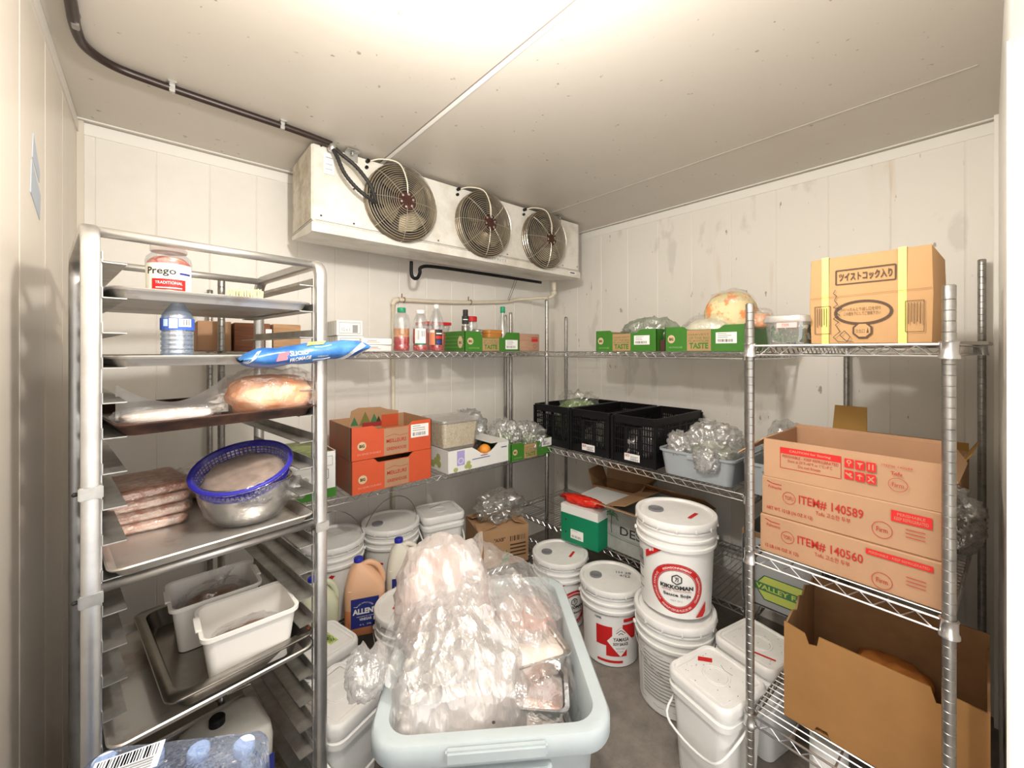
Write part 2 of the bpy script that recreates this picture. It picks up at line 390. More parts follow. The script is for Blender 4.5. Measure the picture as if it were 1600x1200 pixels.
# ---------------- wire shelving ----------------
def post_bm(x, y, h, r=.0125):
    bm = B(); prof = [(r * .7, 0), (r, .004)]; z = .02
    while z < h - .02:
        prof += [(r, z - .0012), (r * .9, z), (r, z + .0012)]; z += .0254
    prof += [(r, h - .003), (r * .8, h)]
    lathe(bm, prof, 14, Matrix.Translation((x, y, 0))); return bm
def wire_shelf_bm(x0, x1, y0, y1, z, along='x', rod=.0034, drop=.028, pitch=.026):
    bm = B(); P = [(x0, y0), (x1, y0), (x1, y1), (x0, y1)]
    for dz in (0, -drop):
        for i in range(4):
            a, c = P[i], P[(i + 1) % 4]; tube(bm, [(*a, z + dz), (*c, z + dz)], rod, 6)
    for i in range(4):
        a, c = Vector((*P[i], 0)), Vector((*P[(i + 1) % 4], 0)); Ln = (c - a).length; n = max(2, int(Ln / .055)); pts = []
        m0 = .03 / Ln
        for k in range(2 * n + 1):
            q = a.lerp(c, m0 + (1 - 2 * m0) * k / (2 * n)); pts.append((q.x, q.y, z - (drop * .93 if k % 2 == 0 else drop * .07)))
        tube(bm, pts, .0022, 4)
    if along == 'x':   # wires cross the short (y) way, stiffeners run along x
        n = int((x1 - x0) / pitch)
        for i in range(1, n): x = x0 + (x1 - x0) * i / n; tube(bm, [(x, y0, z + .003), (x, y1, z + .003)], .0018, 4)
        for k in (.25, .5, .75): y = y0 + (y1 - y0) * k; tube(bm, [(x0, y, z - .003), (x1, y, z - .003)], .0028, 4)
    else:
        n = int((y1 - y0) / pitch)
        for i in range(1, n): y = y0 + (y1 - y0) * i / n; tube(bm, [(x0, y, z + .003), (x1, y, z + .003)], .0018, 4)
        for k in (.25, .5, .75): x = x0 + (x1 - x0) * k; tube(bm, [(x, y0, z - .003), (x, y1, z - .003)], .0028, 4)
    return bm
def shelving(label, loc, rz, W_, D_, posts, levels, along, smat=None):
    t = thing('wire_shelving_unit', label, 'shelving', loc, rz, 'wire shelving units')
    for x, y, h in posts:
        obj('post', post_bm(x, y, h), CHROME_D, t, 40)
        for z in levels:
            bm = B(); lathe(bm, [(.0135, -.034), (.0195, -.034), (.0195, -.027), (.0165, -.022), (.0165, .002), (.0185, .006), (.0135, .008)], 16, Matrix.Translation((x, y, z)), False, False)
            obj('collar', bm, CHROME, t, 40)
    for z in levels: obj('wire_shelf', wire_shelf_bm(0, W_, 0, D_, z, along), CHROME, t, 60)
    return t
# back unit along the back wall
bx0, bx1, by0, by1 = .20, 2.01, 1.954, 2.39
shelving('long chrome wire shelving unit along the back wall, holding bottles and red cartons', (bx0, by0, 0), 0, bx1 - bx0, by1 - by0,
         [(0, 0, 1.79), (bx1 - bx0, 0, 1.845), (0, by1 - by0, 1.785), (bx1 - bx0, by1 - by0, 1.77)], [1.492, .8225, .18], 'x')
# corner unit along the right wall
fx0, fx1, fy0, fy1 = 1.9425, 2.5375, .655, 2.25
shelving('chrome wire shelving unit along the right wall, holding black crates and grey tub', (fx0, fy0, 0), 0, fx1 - fx0, fy1 - fy0,
         [(0, .025, 1.62), (0, fy1 - fy0, 1.775), (fx1 - fx0, fy1 - fy0, 1.775)], [1.492, .872, .374], 'y')
# near unit sticking out from the right wall
NRZ = -R(2.3)
nu = shelving('nearest chrome wire shelving unit at right, holding tofu cartons and the strapped box', (1.4125, .0586, 0), NRZ, 1.12, .4354,
         [(0, 0, 1.655), (0, .4354, 1.65), (1.12, 0, 1.87), (1.12, .4354, 1.80)], [1.515, .862, .348], 'x')

# ---------------- evaporator cooler ----------------
cx0, cx1, cyf, cyb, cz0, cz1 = .53, 2.348, 1.954, 2.28, 2.025, 2.42
GALV = mat('dirty_white_metal', (.80, .78, .72), .38, .1, var=.3, vscale=5, bump=.12, bscale=50, vcol=(.5, .45, .36), thresh=(.45, .8))
GALVS = mat('rusty_side_metal', (.72, .68, .58), .5, .1, var=.5, vscale=9, vcol=(.42, .32, .2), thresh=(.48, .7))
ev = thing('evaporator_unit', 'long white ceiling mounted evaporator cooler with three round fans', 'cooler', (0, 0, 0))
b = B(); box(b, cx0, cyf, cz0 + .05, cx1, cyb, cz1, bev=.004); obj('housing', b, GALV, ev)
b = B(); prism(b, [(cyf - .006, cz0 + .046), (cyb + .01, cz0 + .046), (cyb + .01, cz0 + .03), (cyf + .03, cz0), (cyf - .006, cz0 + .004)], lambda a, c, t: (t, a, c), cx0 - .004, cx1 + .004); obj('drain_pan', b, GALV, ev)
b = B(); box(b, cx0 - .004, cyf + .005, cz0 + .06, cx0 - .0005, cyb - .005, cz1 - .005); obj('side_panel', b, GALVS, ev, label='rust speckled side panel')
for x, dy in ((.70, 0), (2.12, 0)):
    b = B(); box(b, x - .03, cyf - .035, CZ - .012, x + .03, cyf + .0, CZ - .008); box(b, x - .03, cyf - .003, CZ - .05, x + .03, cyf + .0, CZ - .008)
    lathe(b, [(.008, 0), (.008, .01), (.004, .016)], 8, Matrix.Translation((x, cyf - .02, CZ - .028))); obj('hanger_bracket', b, ALU_D, ev)
GUARD = mat('tarnished_guard_wire', (.66, .62, .54), .28, .9)
SHROUD = mat('grimy_fan_shroud', (.22, .17, .10), .4, .6, var=.4, vscale=12)
BLADE = mat('aluminium_fan_blade', (.30, .25, .17), .5, .8, var=.4, vscale=10)
DARKC = mat('dark_coil_interior', (.06, .05, .04), .8)
def fan(cx, cz, idx):
    f = Matrix.Translation((cx, cyf, cz)) @ Matrix.Rotation(PI / 2, 4, 'X')   # local z -> -y (toward room)
    b = B(); lathe(b, [(.150, -.03), (.150, .004), (.165, .028), (.182, .035), (.186, .030), (.186, 0)], 40, f, False, False)
    sh = obj('fan_ring', b, SHROUD, ev, 40)
    b = B(); lathe(b, [(.0001, .0015), (.150, .0015)], 40, f, False, False); obj('fan_opening', b, DARKC, sh)
    b = B()
    for k in range(4):
        a0 = k * PI / 2 + idx * .6
        n = 7; G = []
        for i in range(n):
            rr = .03 + (.138 - .03) * i / (n - 1); row = []
            for j in range(6):
                a = a0 + (j / 5) * (1.15 if i > 1 else .9) - .1; row.append(b.verts.new(f @ Vector((rr * math.cos(a), rr * math.sin(a), .012 + .045 * (j / 5)))))
            G.append(row)
        for i in range(n - 1):
            for j in range(5): b.faces.new((G[i][j], G[i][j + 1], G[i + 1][j + 1], G[i + 1][j]))
    obj('fan_blades', b, BLADE, sh, True)
    def gz(r): return .088 - .045 * (r / .186) ** 3 if r < .16 else .088 - .045 * (r / .186) ** 3
    b = B(); rs = [.05 + i * .0105 for i in range(14)]
    for r_ in rs: tube(b, [f @ Vector((r_ * math.cos(2 * PI * j / 40), r_ * math.sin(2 * PI * j / 40), gz(r_))) for j in range(40)], .0018, 5, closed=True)
    for q in (.03, .012, .05): tube(b, [f @ Vector((.187 * math.cos(2 * PI * j / 40), .187 * math.sin(2 * PI * j / 40), q)) for j in range(40)], .0016, 4, closed=True)
    for k in range(8):
        a = k * PI / 4; pts = [f @ Vector((r_ * math.cos(a), r_ * math.sin(a), gz(r_) - .002)) for r_ in (.03, .07, .11, .15, .175)] + [f @ Vector((.187 * math.cos(a), .187 * math.sin(a), .03)), f @ Vector((.187 * math.cos(a), .187 * math.sin(a), .002))]
        tube(b, pts, .0017, 4)
    obj('fan_guard', b, GUARD, sh)
    b = B(); lathe(b, [(.052, .01), (.052, .07), (.045, .084), (.0, .084)], 20, f, False, False); m_ = obj('motor', b, mat('rusty_motor_hub', (.1, .04, .03), .5, .5, var=.5, vscale=30), sh, 40)
    b = B()
    for k in range(6):
        a = k * PI / 3 + .3; lathe(b, [(.006, .085), (.006, .089), (0.001, .090)], 8, f @ Matrix.Translation((.032 * math.cos(a), .032 * math.sin(a), 0)))
    obj('motor_bolts', b, ALU, m_)
    # short white lead over the rim
    b = B(); tube(b, smooth_path([f @ Vector((-.165, .17, .0)), f @ Vector((-.11, .19, .03)), f @ Vector((-.04, .175, .075)), f @ Vector((-.01, .10, .095)), f @ Vector((0, .035, .09))], 5), .0035, 6)
    obj('motor_lead', b, PVC, sh, True)
    b = B(); lathe(b, [(.009, 0), (.009, .02), (.004, .026)], 8, f @ Matrix.Translation((-.168, .17, 0))); lathe(b, [(.008, 0), (.008, .012), (.004, .016)], 8, f @ Matrix.Translation((-.172, .14, 0))); obj('cable_gland', b, BLACK, sh)
for i, x in enumerate((.943, 1.460, 1.965)): fan(x, 2.238 - .002 * i, i)
fc = Face(ev, cx1 - cx0, .37, y0=cyf - .001, x0=cx0, z0=cz0 + .05)
fc.line([(.006, .02), (.994, .02)], .003, INKG).line([(.994, .02), (.994, .95)], .003, INKG)
for u, v in ((.02, .08), (.02, .92), (.1, .06), (.1, .5), (.35, .06), (.48, .06), (.62, .06), (.74, .06), (.9, .06), (.985, .09)): fc.disc(u, v, .0028, .012, INKB, 'screw_heads', n=8)
fc.rect(.025, .60, .05, .86, WHITE_P, 'label_sticker').line([(.03, .8), (.046, .8)], .004, INKG).line([(.03, .72), (.046, .72)], .003, INKG).line([(.03, .66), (.046, .66)], .003, INKG)
fc.flush()
fc = Face(ev, cx1 - cx0, .05, y0=cyf - .0075, x0=cx0, z0=cz0)
fc.rect(.93, .4, .975, .85, WHITE_P, 'label_sticker').rect(.94, .55, .967, .7, INK, 'lettering').rect(.52, .35, .62, .8, mat('worn_badge', (.7, .68, .62), .4), 'badge').text('KEEPRITE', .525, .42, .615, .75, INKG); fc.flush()

def part_obj(name, bm, m, label, cat, group=None, smooth=40):
    return tag(obj(name, bm, m, None, smooth), label, cat, group)
# conduit on the ceiling
t = thing('electrical_conduit', 'dark electrical conduit clipped under the ceiling, looping down to the first fan', 'conduit')
cp = smooth_path([(-.17, 1.42, 2.424), (-.165, 1.577, 2.424), (-.168, 1.709, 2.424), (-.155, 1.80, 2.424), (-.10, 1.86, 2.424), (.001, 1.88, 2.424), (.202, 1.893, 2.424), (.446, 1.904, 2.424), (.60, 1.915, 2.420)], 6)
b = B(); tube(b, cp, .0135, 8); obj('conduit_run', b, mat('dark_conduit', (.035, .022, .018), .35, .2), t, True)
for x, y in ((-.165, 1.68), (.05, 1.883), (.40, 1.902)):
    b = B(); box(b, x - .008, y - .014, 2.408, x + .008, y + .014, 2.4375, bev=.002); box(b, x - .012, y - .03, 2.433, x + .012, y - .01, 2.4375); obj('pipe_clip', b, ALU_D, t)
for s in (0, 1):
    b = B()
    P = [(.60, 1.915, 2.415), (.64, 1.90, 2.38), (.68 + .02 * s, 1.89, 2.31 + .03 * s), (.74 + .02 * s, 1.88, 2.24 + .03 * s), (.80, 1.90, 2.205), (.84, 1.925, 2.20)] if s else [(.60, 1.915, 2.41), (.615, 1.89, 2.36), (.645, 1.88, 2.29), (.70, 1.875, 2.235), (.76, 1.88, 2.205), (.80, 1.90, 2.20)]
    path = smooth_path(P, 10); tube(b, path, [.0098 if i % 2 else .0085 for i in range(len(path))], 8); obj('flexible_cable', b, RUBBER, t, True)
b = B(); lathe(b, [(.014, -.02), (.018, -.012), (.018, .004), (.013, .012)], 12, Matrix.Translation((.602, 1.915, 2.41))); obj('connector', b, ALU, t, 40)
# drain pipe
t = thing('drain_pipe', 'cream plastic drain pipe running along the back wall below the cooler', 'pipe')
yb = 2.405
b = B(); tube(b, [(2.30, 2.16, 2.03), (2.30, 2.16, 1.945)], .013, 10); tube(b, arc_pts((2.30, 2.16, 1.95), (2.30, 2.16, 1.905), (2.28, 2.20, 1.905), 5), .013, 10)
tube(b, smooth_path([(2.28, 2.20, 1.905), (2.15, 2.39, 1.90), (2.0, yb, 1.87), (1.55, yb, 1.832), (1.14, yb, 1.818)], 5), .012, 10); obj('pipe_run', b, PVC, t, True)
b = B(); tube(b, [(1.118, yb, 1.80), (1.118, yb, .03)], .012, 10); obj('pipe_drop', b, PVC, t, True)
b = B(); tube(b, arc_pts((1.155, yb, 1.818), (1.118, yb, 1.818), (1.118, yb, 1.78), 6), .016, 10); obj('elbow', b, PVC, t, True)
b = B(); lathe(b, [(.017, -.03), (.017, .03)], 12, Matrix.Translation((2.30, 2.16, 1.99))); lathe(b, [(.019, -.012), (.019, .01)], 12, Matrix.Translation((2.30, 2.16, 1.94))); obj('coupling', b, PVC, t, 40)
for x, z in ((1.19, 1.82), (1.70, 1.845)):
    b = B(); tube(b, [(x, yb + .015 * math.cos(a), z + .015 * math.sin(a)) for a in [i * PI / 6 for i in range(12)]], .003, 5, closed=True); tube(b, [(x - .004, yb + .02, z), (x - .004, yb + .02, z + .04)], .003, 5); obj('pipe_strap', b, mat('rusty_strap', (.25, .1, .04), .7), t)
b = B(); tube(b, [(2.03, 2.3, 2.03), (2.035, 2.39, 1.89)], .0016, 5); tube(b, [(2.05, 2.3, 2.03), (2.05, 2.395, 1.88)], .0016, 5); obj('hanger_wire', b, RUBBER, t)
t = thing('refrigerant_line', 'black insulated refrigerant line with a bend hanging under the cooler', 'pipe')
b = B(); tube(b, smooth_path([(1.135, 2.20, 2.02), (1.135, 2.20, 1.95), (1.15, 2.20, 1.925), (1.175, 2.20, 1.93), (1.19, 2.2, 1.96), (1.20, 2.2, 1.995), (1.3, 2.2, 2.01), (1.7, 2.2, 2.013), (2.2, 2.2, 2.013)], 6), .0105, 8); obj('insulation', b, BLACK, t, True)

# ---------------- bun pan rack ----------------
RA = math.atan2(.137, .987); RP = (-.1006, 1.247, 0)
rk = thing('bun_pan_rack', 'tall aluminium sheet pan rack loaded with trays beside the left wall', 'rack', RP, RA)
RWd, RDp, RH, PW = .485, .53, 1.765, .030
def rectbar(bm, pts, hw, hd):
    """rect section (hw across x, hd in the path plane normal) swept in the y-z plane"""
    pts = [Vector(p) for p in pts]; rings = []
    for i, p in enumerate(pts):
        t_ = (pts[min(i + 1, len(pts) - 1)] - pts[max(i - 1, 0)]).normalized(); n = Vector((0, -t_.z, t_.y))
        c = .25
        ring = []
        for a, d in ((-1, -1 + c), (-1 + c, -1), (1 - c, -1), (1, -1 + c), (1, 1 - c), (1 - c, 1), (-1 + c, 1), (-1, 1 - c)): ring.append(bm.verts.new(p + Vector((a * hw, 0, 0)) + n * d * hd))
        rings.append(ring)
    for a, c in zip(rings, rings[1:]):
        for j in range(8): bm.faces.new((a[j], a[(j + 1) % 8], c[(j + 1) % 8], c[j]))
    bm.faces.new(rings[0]); bm.faces.new(rings[-1])
levels = [1.694 - .0769 * k for k in range(21)]
for sx, nm in ((0, 'side_frame'), (RWd, 'side_frame')):
    b = B(); r_ = .05
    pts = [(sx, 0, .12), (sx, 0, RH - r_)] + [(sx, r_ - r_ * math.cos(a), RH - r_ + r_ * math.sin(a)) for a in [R(15 * i) for i in range(1, 6)]] + [(sx, r_, RH), (sx, RDp - r_, RH)] + [(sx, RDp - r_ + r_ * math.sin(a), RH - r_ + r_ * math.cos(a)) for a in [R(15 * i) for i in range(1, 6)]] + [(sx, RDp, RH - r_), (sx, RDp, .12)]
    rectbar(b, pts, PW / 2, .0125); obj(nm, b, ALU, rk, 40)
    s = 1 if sx == 0 else -1
    b = B(); box(b, sx + s * .0175 - .001, .012, .15, sx + s * .0175 + .001, .02, 1.70); obj('runner_upright', b, ALU, rk)
    for z in levels:
        xa, xb = sx + s * .0175, sx + s * .058
        b = B(); box(b, min(xa, xb), .006, z - .0025, max(xa, xb), RDp - .006, z); box(b, min(xa, xa + s * .002), .006, z - .0025, max(xa, xa + s * .002), RDp - .006, z + .022)
        obj('runner', b, ALU_D, rk)
    for y in (0, RDp):
        b = B(); lathe(b, [(.012, .10), (.012, .13)], 10, Matrix.Translation((sx, y, 0))); lathe(b, [(.05, -.014), (.055, -.008), (.055, .008), (.05, .014)], 18, Matrix.Translation((sx, y, .055)) @ Matrix.Rotation(PI / 2, 4, 'Y')); obj('caster', b, RUBBER, rk, 40)
for y, z in ((.03, RH - .004), (RDp - .03, RH - .004), (.016, .984), (RDp, .984), (0, .2), (RDp, .2)):
    b = B(); tube(b, [(.01, y, z), (RWd - .01, y, z)], .0115, 12); obj('crossbar', b, ALU, rk, True)
for x in (0, RWd):
    for z in ((.975, 1.20) if x == 0 else (.975,)):
        b = B(); box(b, x - .019, -.0145, z - .014, x + .019, .0145, z + .014, bev=.002); obj('clamp_band', b, ALU_D, rk)
        b = B(); lathe(b, [(.004, 0), (.005, .006), (.002, .009)], 8, Matrix.Translation((x - .019, 0, z)) @ Matrix.Rotation(-PI / 2, 4, 'Y')); obj('rivet', b, RUBBER, rk)
def RK(x, y, z=0):
    c, s = math.cos(RA), math.sin(RA); return (RP[0] + c * x - s * y, RP[1] + s * x + c * y, z)
def tray_bm(hw, hd, h=.022):
    b = B(); r = .03
    loft(b, [(hw - .014, hd - .014, r * .7, .0), (hw - .003, hd - .003, r, h - .003), (hw + .004, hd + .004, r, h - .004), (hw + .006, hd + .006, r, h), (hw + .003, hd + .003, r, h + .003), (hw - .003, hd - .003, r, h), (hw - .015, hd - .015, r * .7, .002)], 5); return b
TH, TD = .213, .262
def tray(level, m, label, dx=0, dy=0, rz=0, h=.022):
    x, y, z = RK(RWd / 2 + dx, .262 + dy, level + .001)
    o = tag(obj('sheet_pan', tray_bm(TH, TD, h), m, None, 50), label, 'tray', 'sheet pans in the rack'); o.location = (x, y, z); o.rotation_euler = (0, 0, RA + rz); return o
tray(levels[1], PAN, 'topmost aluminium sheet pan, rust stained, holding the sauce jar')
tray(levels[3], PAN, 'aluminium sheet pan under the upright water bottle')
tray(levels[5], PAN_D, 'blackened sheet pan under the bag of orange salmon', dy=-.012, rz=.05, h=.026)
tray(levels[9], PAN, 'dull sheet pan under the blue colander and meat slabs', dy=-.02)
tray(levels[14], PAN, 'lower sheet pan carrying the deep steel pan', dy=-.015)
tray(levels[20], PAN, 'lowest sheet pan under the cloudy jug')

# jar of pasta sauce
def lathe_obj(name, prof, m, parent, n=28, smooth=50, capa=True, capb=True, M=None):
    b = B(); lathe(b, prof, n, M, capa, capb); return obj(name, b, m, parent, smooth)
CAMD = lambda x, y: math.atan2(y, x) - PI / 2     # rotz so that local -y faces the camera
z1_ = levels[1] + .0035
p_ = (.03, 1.355)
t = thing('sauce_jar', 'glass jar of red pasta sauce with white lid on the top tray', 'jar', (*p_, z1_), CAMD(*p_))
lathe_obj('glass_jar', [(.038, 0), (.044, .004), (.045, .08), (.046, .088), (.047, .10), (.044, .112), (.034, .122), (.033, .13)], CLEAR, t)
lathe_obj('sauce', [(.036, .003), (.042, .006), (.043, .082), (.042, .10), (.030, .112)], mat('tomato_sauce', (.48, .03, .008), .5, var=.5, vscale=30, vcol=(.62, .2, .1), thresh=(.5, .62)), t)
lathe_obj('lid', [(.036, .126), (.037, .128), (.037, .143), (.034, .146)], mat('white_jar_lid', (.85, .8, .78), .4), t)
f = Face(t, .115, .085, 'cyl', z0=.008, r=.0456)
f.rect(0, 0, 1, 1, mat('cream_label', (.9, .86, .74), .5), 'label', 14).rect(.2, .12, .8, .55, RED2, 'label', 10).text('Prego', .1, .62, .62, .88, INK, bold=.02).rect(.68, .7, .92, .76, NAVY, 'lettering', 4).text('TRADITIONAL', .27, .40, .73, .48, WHITE_P).rect(.28, .28, .72, .31, WHITE_P, 'lettering', 5).disc(.5, .14, .2, .1, mat('pasta_print', (.9, .7, .45), .5)); f.flush()
# upright water bottle
def water_bottle(loc, label, h=.2, r=.033, group=None, parent=None):
    if parent is None: t = thing('water_bottle', label, 'bottle', loc, CAMD(loc[0], loc[1]), group)
    else: t = thing('water_bottle', label, 'bottle', loc, 0); del t['label'], t['category']; t.parent = parent
    s = h / .2
    prof = [(.024, 0), (.031, .004), (.032, .01)]
    for i in range(6): z = .018 + i * .014; prof += [(r, z), (r, z + .006), (r - .0022, z + .01)]
    prof += [(r, .105), (r, .14), (r - .002, .15), (r - .008, .165), (r - .016, .178), (.0135, .186), (.0135, .19)]
    prof = [(a, c * s) for a, c in prof]
    lathe_obj('bottle_body', prof, CLEARB, t, 24, True)
    lathe_obj('water', [(a * .93, c) for a, c in prof[1:-3]], film('water_fill', (.75, .82, .9), .72, .02, .4, 6, .2), t, 20, True)
    lathe_obj('cap', [(.0145, .188 * s), (.0155, .189 * s), (.0155, .203 * s), (.014, .205 * s)], mat('bluish_white_cap', (.7, .76, .88), .4), t, 20)
    f = Face(t, 2 * PI * (r + .0004) * .99, .036 * s, 'cyl', z0=.104 * s, r=r + .0006)
    f.rect(0, 0, 1, 1, mat('blue_bottle_label', (.05, .12, .5), .4), 'label', 24).rect(.42, .15, .50, .95, WHITE_P, 'label', 2).rect(.51, .28, .64, .95, WHITE_P, 'label', 3).bars(.535, .4, .62, .9, n=9).rect(.36, .3, .41, .9, mat('pale_blue', (.5, .65, .85), .5), 'label', 2); f.flush()
    return t
water_bottle((.046, 1.335, levels[3] + .0035), 'upright plastic water bottle with a blue label on the second tray', .162)
# scrub brush
t = thing('scrub_brush', 'pale yellow scrub brush with upturned bristles on the top tray', 'brush', (.205, 1.43, z1_), R(-25))
b = B(); loft(b, [(.046, .016, .014, 0), (.048, .018, .015, .008), (.046, .017, .015, .016)], 5); obj('brush_block', b, mat('cream_brush_block', (.78, .7, .45), .6), t, 40)
b = B()
for i in range(12):
    for j in range(4):
        x, y = -.04 + i * .0073, -.012 + j * .008
        for k in range(4):
            a = random.uniform(0, 2 * PI); tube(b, [(x, y, .015), (x + .003 * math.cos(a), y + .003 * math.sin(a), .058 + random.uniform(-.003, .003))], .0012, 3)
tag(obj('bristles', b, mat('bristle_cream', (.72, .66, .42), .7), t), None, None, kind='stuff')
# blue cheese bag
BLUEB = mat('blue_cheese_bag', (.02, .11, .40), .3, var=.3, vscale=14, vcol=(.07, .24, .55), bump=.4, bscale=25)
t = thing('cheese_bag', 'blue printed bag of sliced cheese hanging over the tray edge', 'bag', (.335, 1.283, levels[3] + .030), 0, rot=(0, R(-5), R(4)))
def bag_pt(u, a, o=0):
    e = max(0.02, 1 - abs(2 * u - 1) ** 5) ** .5
    ry, rz = .05 + o, (.027 + o) * e
    n_ = noise.noise(Vector((u * 7, math.cos(a) * 1.5, math.sin(a) * 1.5)))
    return Vector(((u - .5) * .34, -ry * math.cos(a) * (1 + .1 * n_), rz * math.sin(a) + .006 * n_ + .01 * (u - .5)))
b = B(); G = [[b.verts.new(bag_pt(i / 40, 2 * PI * j / 24)) for j in range(24)] for i in range(41)]
for i in range(40):
    for j in range(24): b.faces.new((G[i][j], G[i][(j + 1) % 24], G[i + 1][(j + 1) % 24], G[i + 1][j]))
obj('bag', b, BLUEB, t, True)
f = Face(t, .34, .05); f.cyl = True; f.f = lambda u, v, o: bag_pt(u, (v - .5) * 2.4, o + .0006)
for u0, v0, u1, v1, mm in ((.22, .35, .30, .6, mat('pink_red_badge', (.7, .2, .25), .4)), (.50, .15, .64, .75, WHITE_P)): f.poly([(u0, v0), (u1, v0 + .04), (u1 + .02, v1 + .04), (u0 + .02, v1)], mm)
f.bars(.53, .3, .62, .6, INKG).text('SLICED', .32, .5, .46, .66, WHITE_P, bold=.02).text('FROMAGE', .32, .25, .48, .42, WHITE_P, bold=.02).poly([(.46, .8), (.6, .85), (.64, 1.0), (.5, 1.05)], mat('yellow_print', (.8, .6, .15), .4))
SLV = mat('silver_print', (.6, .63, .66), .35)
f.poly([(.68, .0), (.76, .0), (.95, .6), (.93, .8)], SLV).poly([(.8, -.1), (.86, -.1), (1, .3), (1, .45)], SLV).poly([(.0, .2), (.03, .2), (.14, .9), (.11, .9)], SLV); f.flush()
# bags of salmon and white fish on the dark tray
z5 = levels[5] + .005
def bag(name, label, cat, loc, dims, m_film, inner=None, seed=1, amp=.25, freq=2.2, sub=4, power=2.6, group=None, rz=0, inner_k=.86, flat=0, fine=.05, tail=None):
    t = thing(name, label, cat, loc, rz, group)
    if inner:
        o = obj('contents', blob(dims[0] * inner_k, dims[1] * inner_k, dims[2] * inner_k * .9, seed + 3, amp * .6, freq * 1.3, max(3, sub - 1), flat, power, .05), inner, t, True)
        o.location.z = .002
    o = obj('film', blob(*dims, seed, amp, freq, sub, flat, power, fine), m_film, t, True)
    if tail:
        tx, ty, tz, ln = tail
        b = B(); n = 18
        rings = []
        for i in range(8):
            k = i / 7; rr = (.012 + .045 * k ** 1.6) * ln / .08
            rings.append([b.verts.new((tx + rr * math.cos(2 * PI * j / n) * (1 + .5 * noise.noise(Vector((j * .9, i * .3, seed)))), ty + rr * .8 * math.sin(2 * PI * j / n) * (1 + .5 * noise.noise(Vector((j * .8, i * .3, seed + 4)))), tz + ln * k + .012 * noise.noise(Vector((j * 1.1, i, seed))))) for j in range(n)])
        for a, c in zip(rings, rings[1:]):
            for j in range(n): b.faces.new((a[j], a[(j + 1) % n], c[(j + 1) % n], c[j]))
        obj('gathered_neck', b, m_film, t, True)
    return t
SALM = mat('salmon_flesh', (1, .38, .16), .45, var=.45, vscale=22, vcol=(1, .66, .46), bump=.25, bscale=30)
bag('salmon_bag', 'clear plastic bag of orange salmon on the blackened tray', 'bag', (.262, 1.385, z5), (.112, .085, .066), FILM_C, SALM, 3, .22, 2.4, rz=R(8), tail=(-.02, 0, .115, .03), power=3, inner_k=.95)
bag('fish_bag', 'clear plastic bag of white fish fillets lying on the blackened tray', 'bag', (.03, 1.375, z5), (.105, .05, .022), FILM_C, mat('white_fish', (.88, .78, .72), .45, var=.2), 8, .2, 2, rz=R(0), power=3)
t = thing('vacuum_bag', 'stiff clear pouch with raised corners behind the white fish', 'bag', (.045, 1.40, z5 + .002), R(2))
b = B(); n = 24; G = []
for i in range(n + 1):
    u = i / n * 2 - 1; row = []
    for j in range(6):
        v = j / 5; hh = .035 + .065 * abs(u) ** 1.8 * (1 if u > 0 else .8)
        row.append(b.verts.new((u * .115, .03 * v + .012 * math.sin(u * 3), .012 + hh * v)))
    G.append(row)
for i in range(n):
    for j in range(5): b.faces.new((G[i][j], G[i + 1][j], G[i + 1][j + 1], G[i][j + 1]))
obj('pouch', b, film('frosty_pouch', (.93, .93, .93), .35, .15, .6, 14, .5), t, True)
# meat slabs
MEAT = mat('sliced_frozen_meat', (.62, .27, .17), .5, var=.6, vscale=34, vcol=(.9, .72, .6), bump=.5, bscale=40, stretch=(1, 1, 2.5), thresh=(.38, .6))
MEATT = mat('reddish_meat_top', (.36, .13, .07), .5, var=.4, vscale=40, vcol=(.7, .42, .3), bump=.6, bscale=60)
z9 = levels[9] + .0035
for i in range(4):
    x, y, _ = RK(.13 + .006 * (i % 2), .355 + .006 * i, 0)
    t = thing('meat_pack', ['lowest', 'second from lowest', 'third from lowest', 'topmost'][i] + ' flat pack of sliced pink meat in the stack beside the colander', 'meat pack', (x, y, z9 + .029 * i), RA + R(3 * i - 4), 'stack of flat meat packs')
    b = B(); loft(b, [(.082, .105, .02, .001), (.089, .112, .025, .006), (.090, .113, .025, .02), (.084, .107, .02, .0275)], 5)
    bmesh.ops.subdivide_edges(b, edges=b.edges[:], cuts=2, use_grid_fill=True)
    for v in b.verts: v.co += Vector((noise.noise(v.co * 30 + Vector((i, 0, 0))), noise.noise(v.co * 30 + Vector((0, i, 5))), 0)) * .006
    obj('meat', b, MEATT if i == 3 else MEAT, t, True)
    b = B(); loft(b, [(.093, .116, .025, .0), (.094, .117, .025, .021), (.087, .11, .02, .0285)], 5); obj('film', b, FILM_C, t, True)
x, y, _ = RK(.33, .46)
bag('meat_pack', 'wrapped grey brown meat pack behind the colander', 'meat pack', (x, y, z9), (.12, .06, .06), FILM_T, MEAT, 15, .15, 2, rz=RA, power=3)
# bowl and colander
x, y, _ = RK(.335, .145)
t = thing('mixing_bowl', 'stainless steel mixing bowl under the blue colander, wrapped in film', 'bowl', (x, y, z9), 0)
lathe_obj('bowl', [(.05, 0), (.078, .008), (.098, .035), (.11, .075), (.116, .115), (.121, .117), (.121, .12), (.113, .118), (.105, .075), (.092, .035), (.07, .012), (.04, .006)], STEEL, t, 40, True)
b = B(); lathe(b, [(.055, .001), (.085, .008), (.106, .035), (.119, .075), (.126, .118)], 40, None, False, False)
for v in b.verts: v.co *= 1 + .035 * abs(noise.noise(v.co * 22)); v.co.z = max(v.co.z, .0012)
obj('film_wrap', b, FILM_T, t, True)
t2 = thing('colander', 'blue plastic colander full of meat tilted on the steel bowl', 'colander', (x - .003, y + .0, z9 + .098), 0, rot=(R(17), R(-13), R(6)))
BLUEP = mat('blue_colander_plastic', (.03, .025, .36), .38)
b = B()
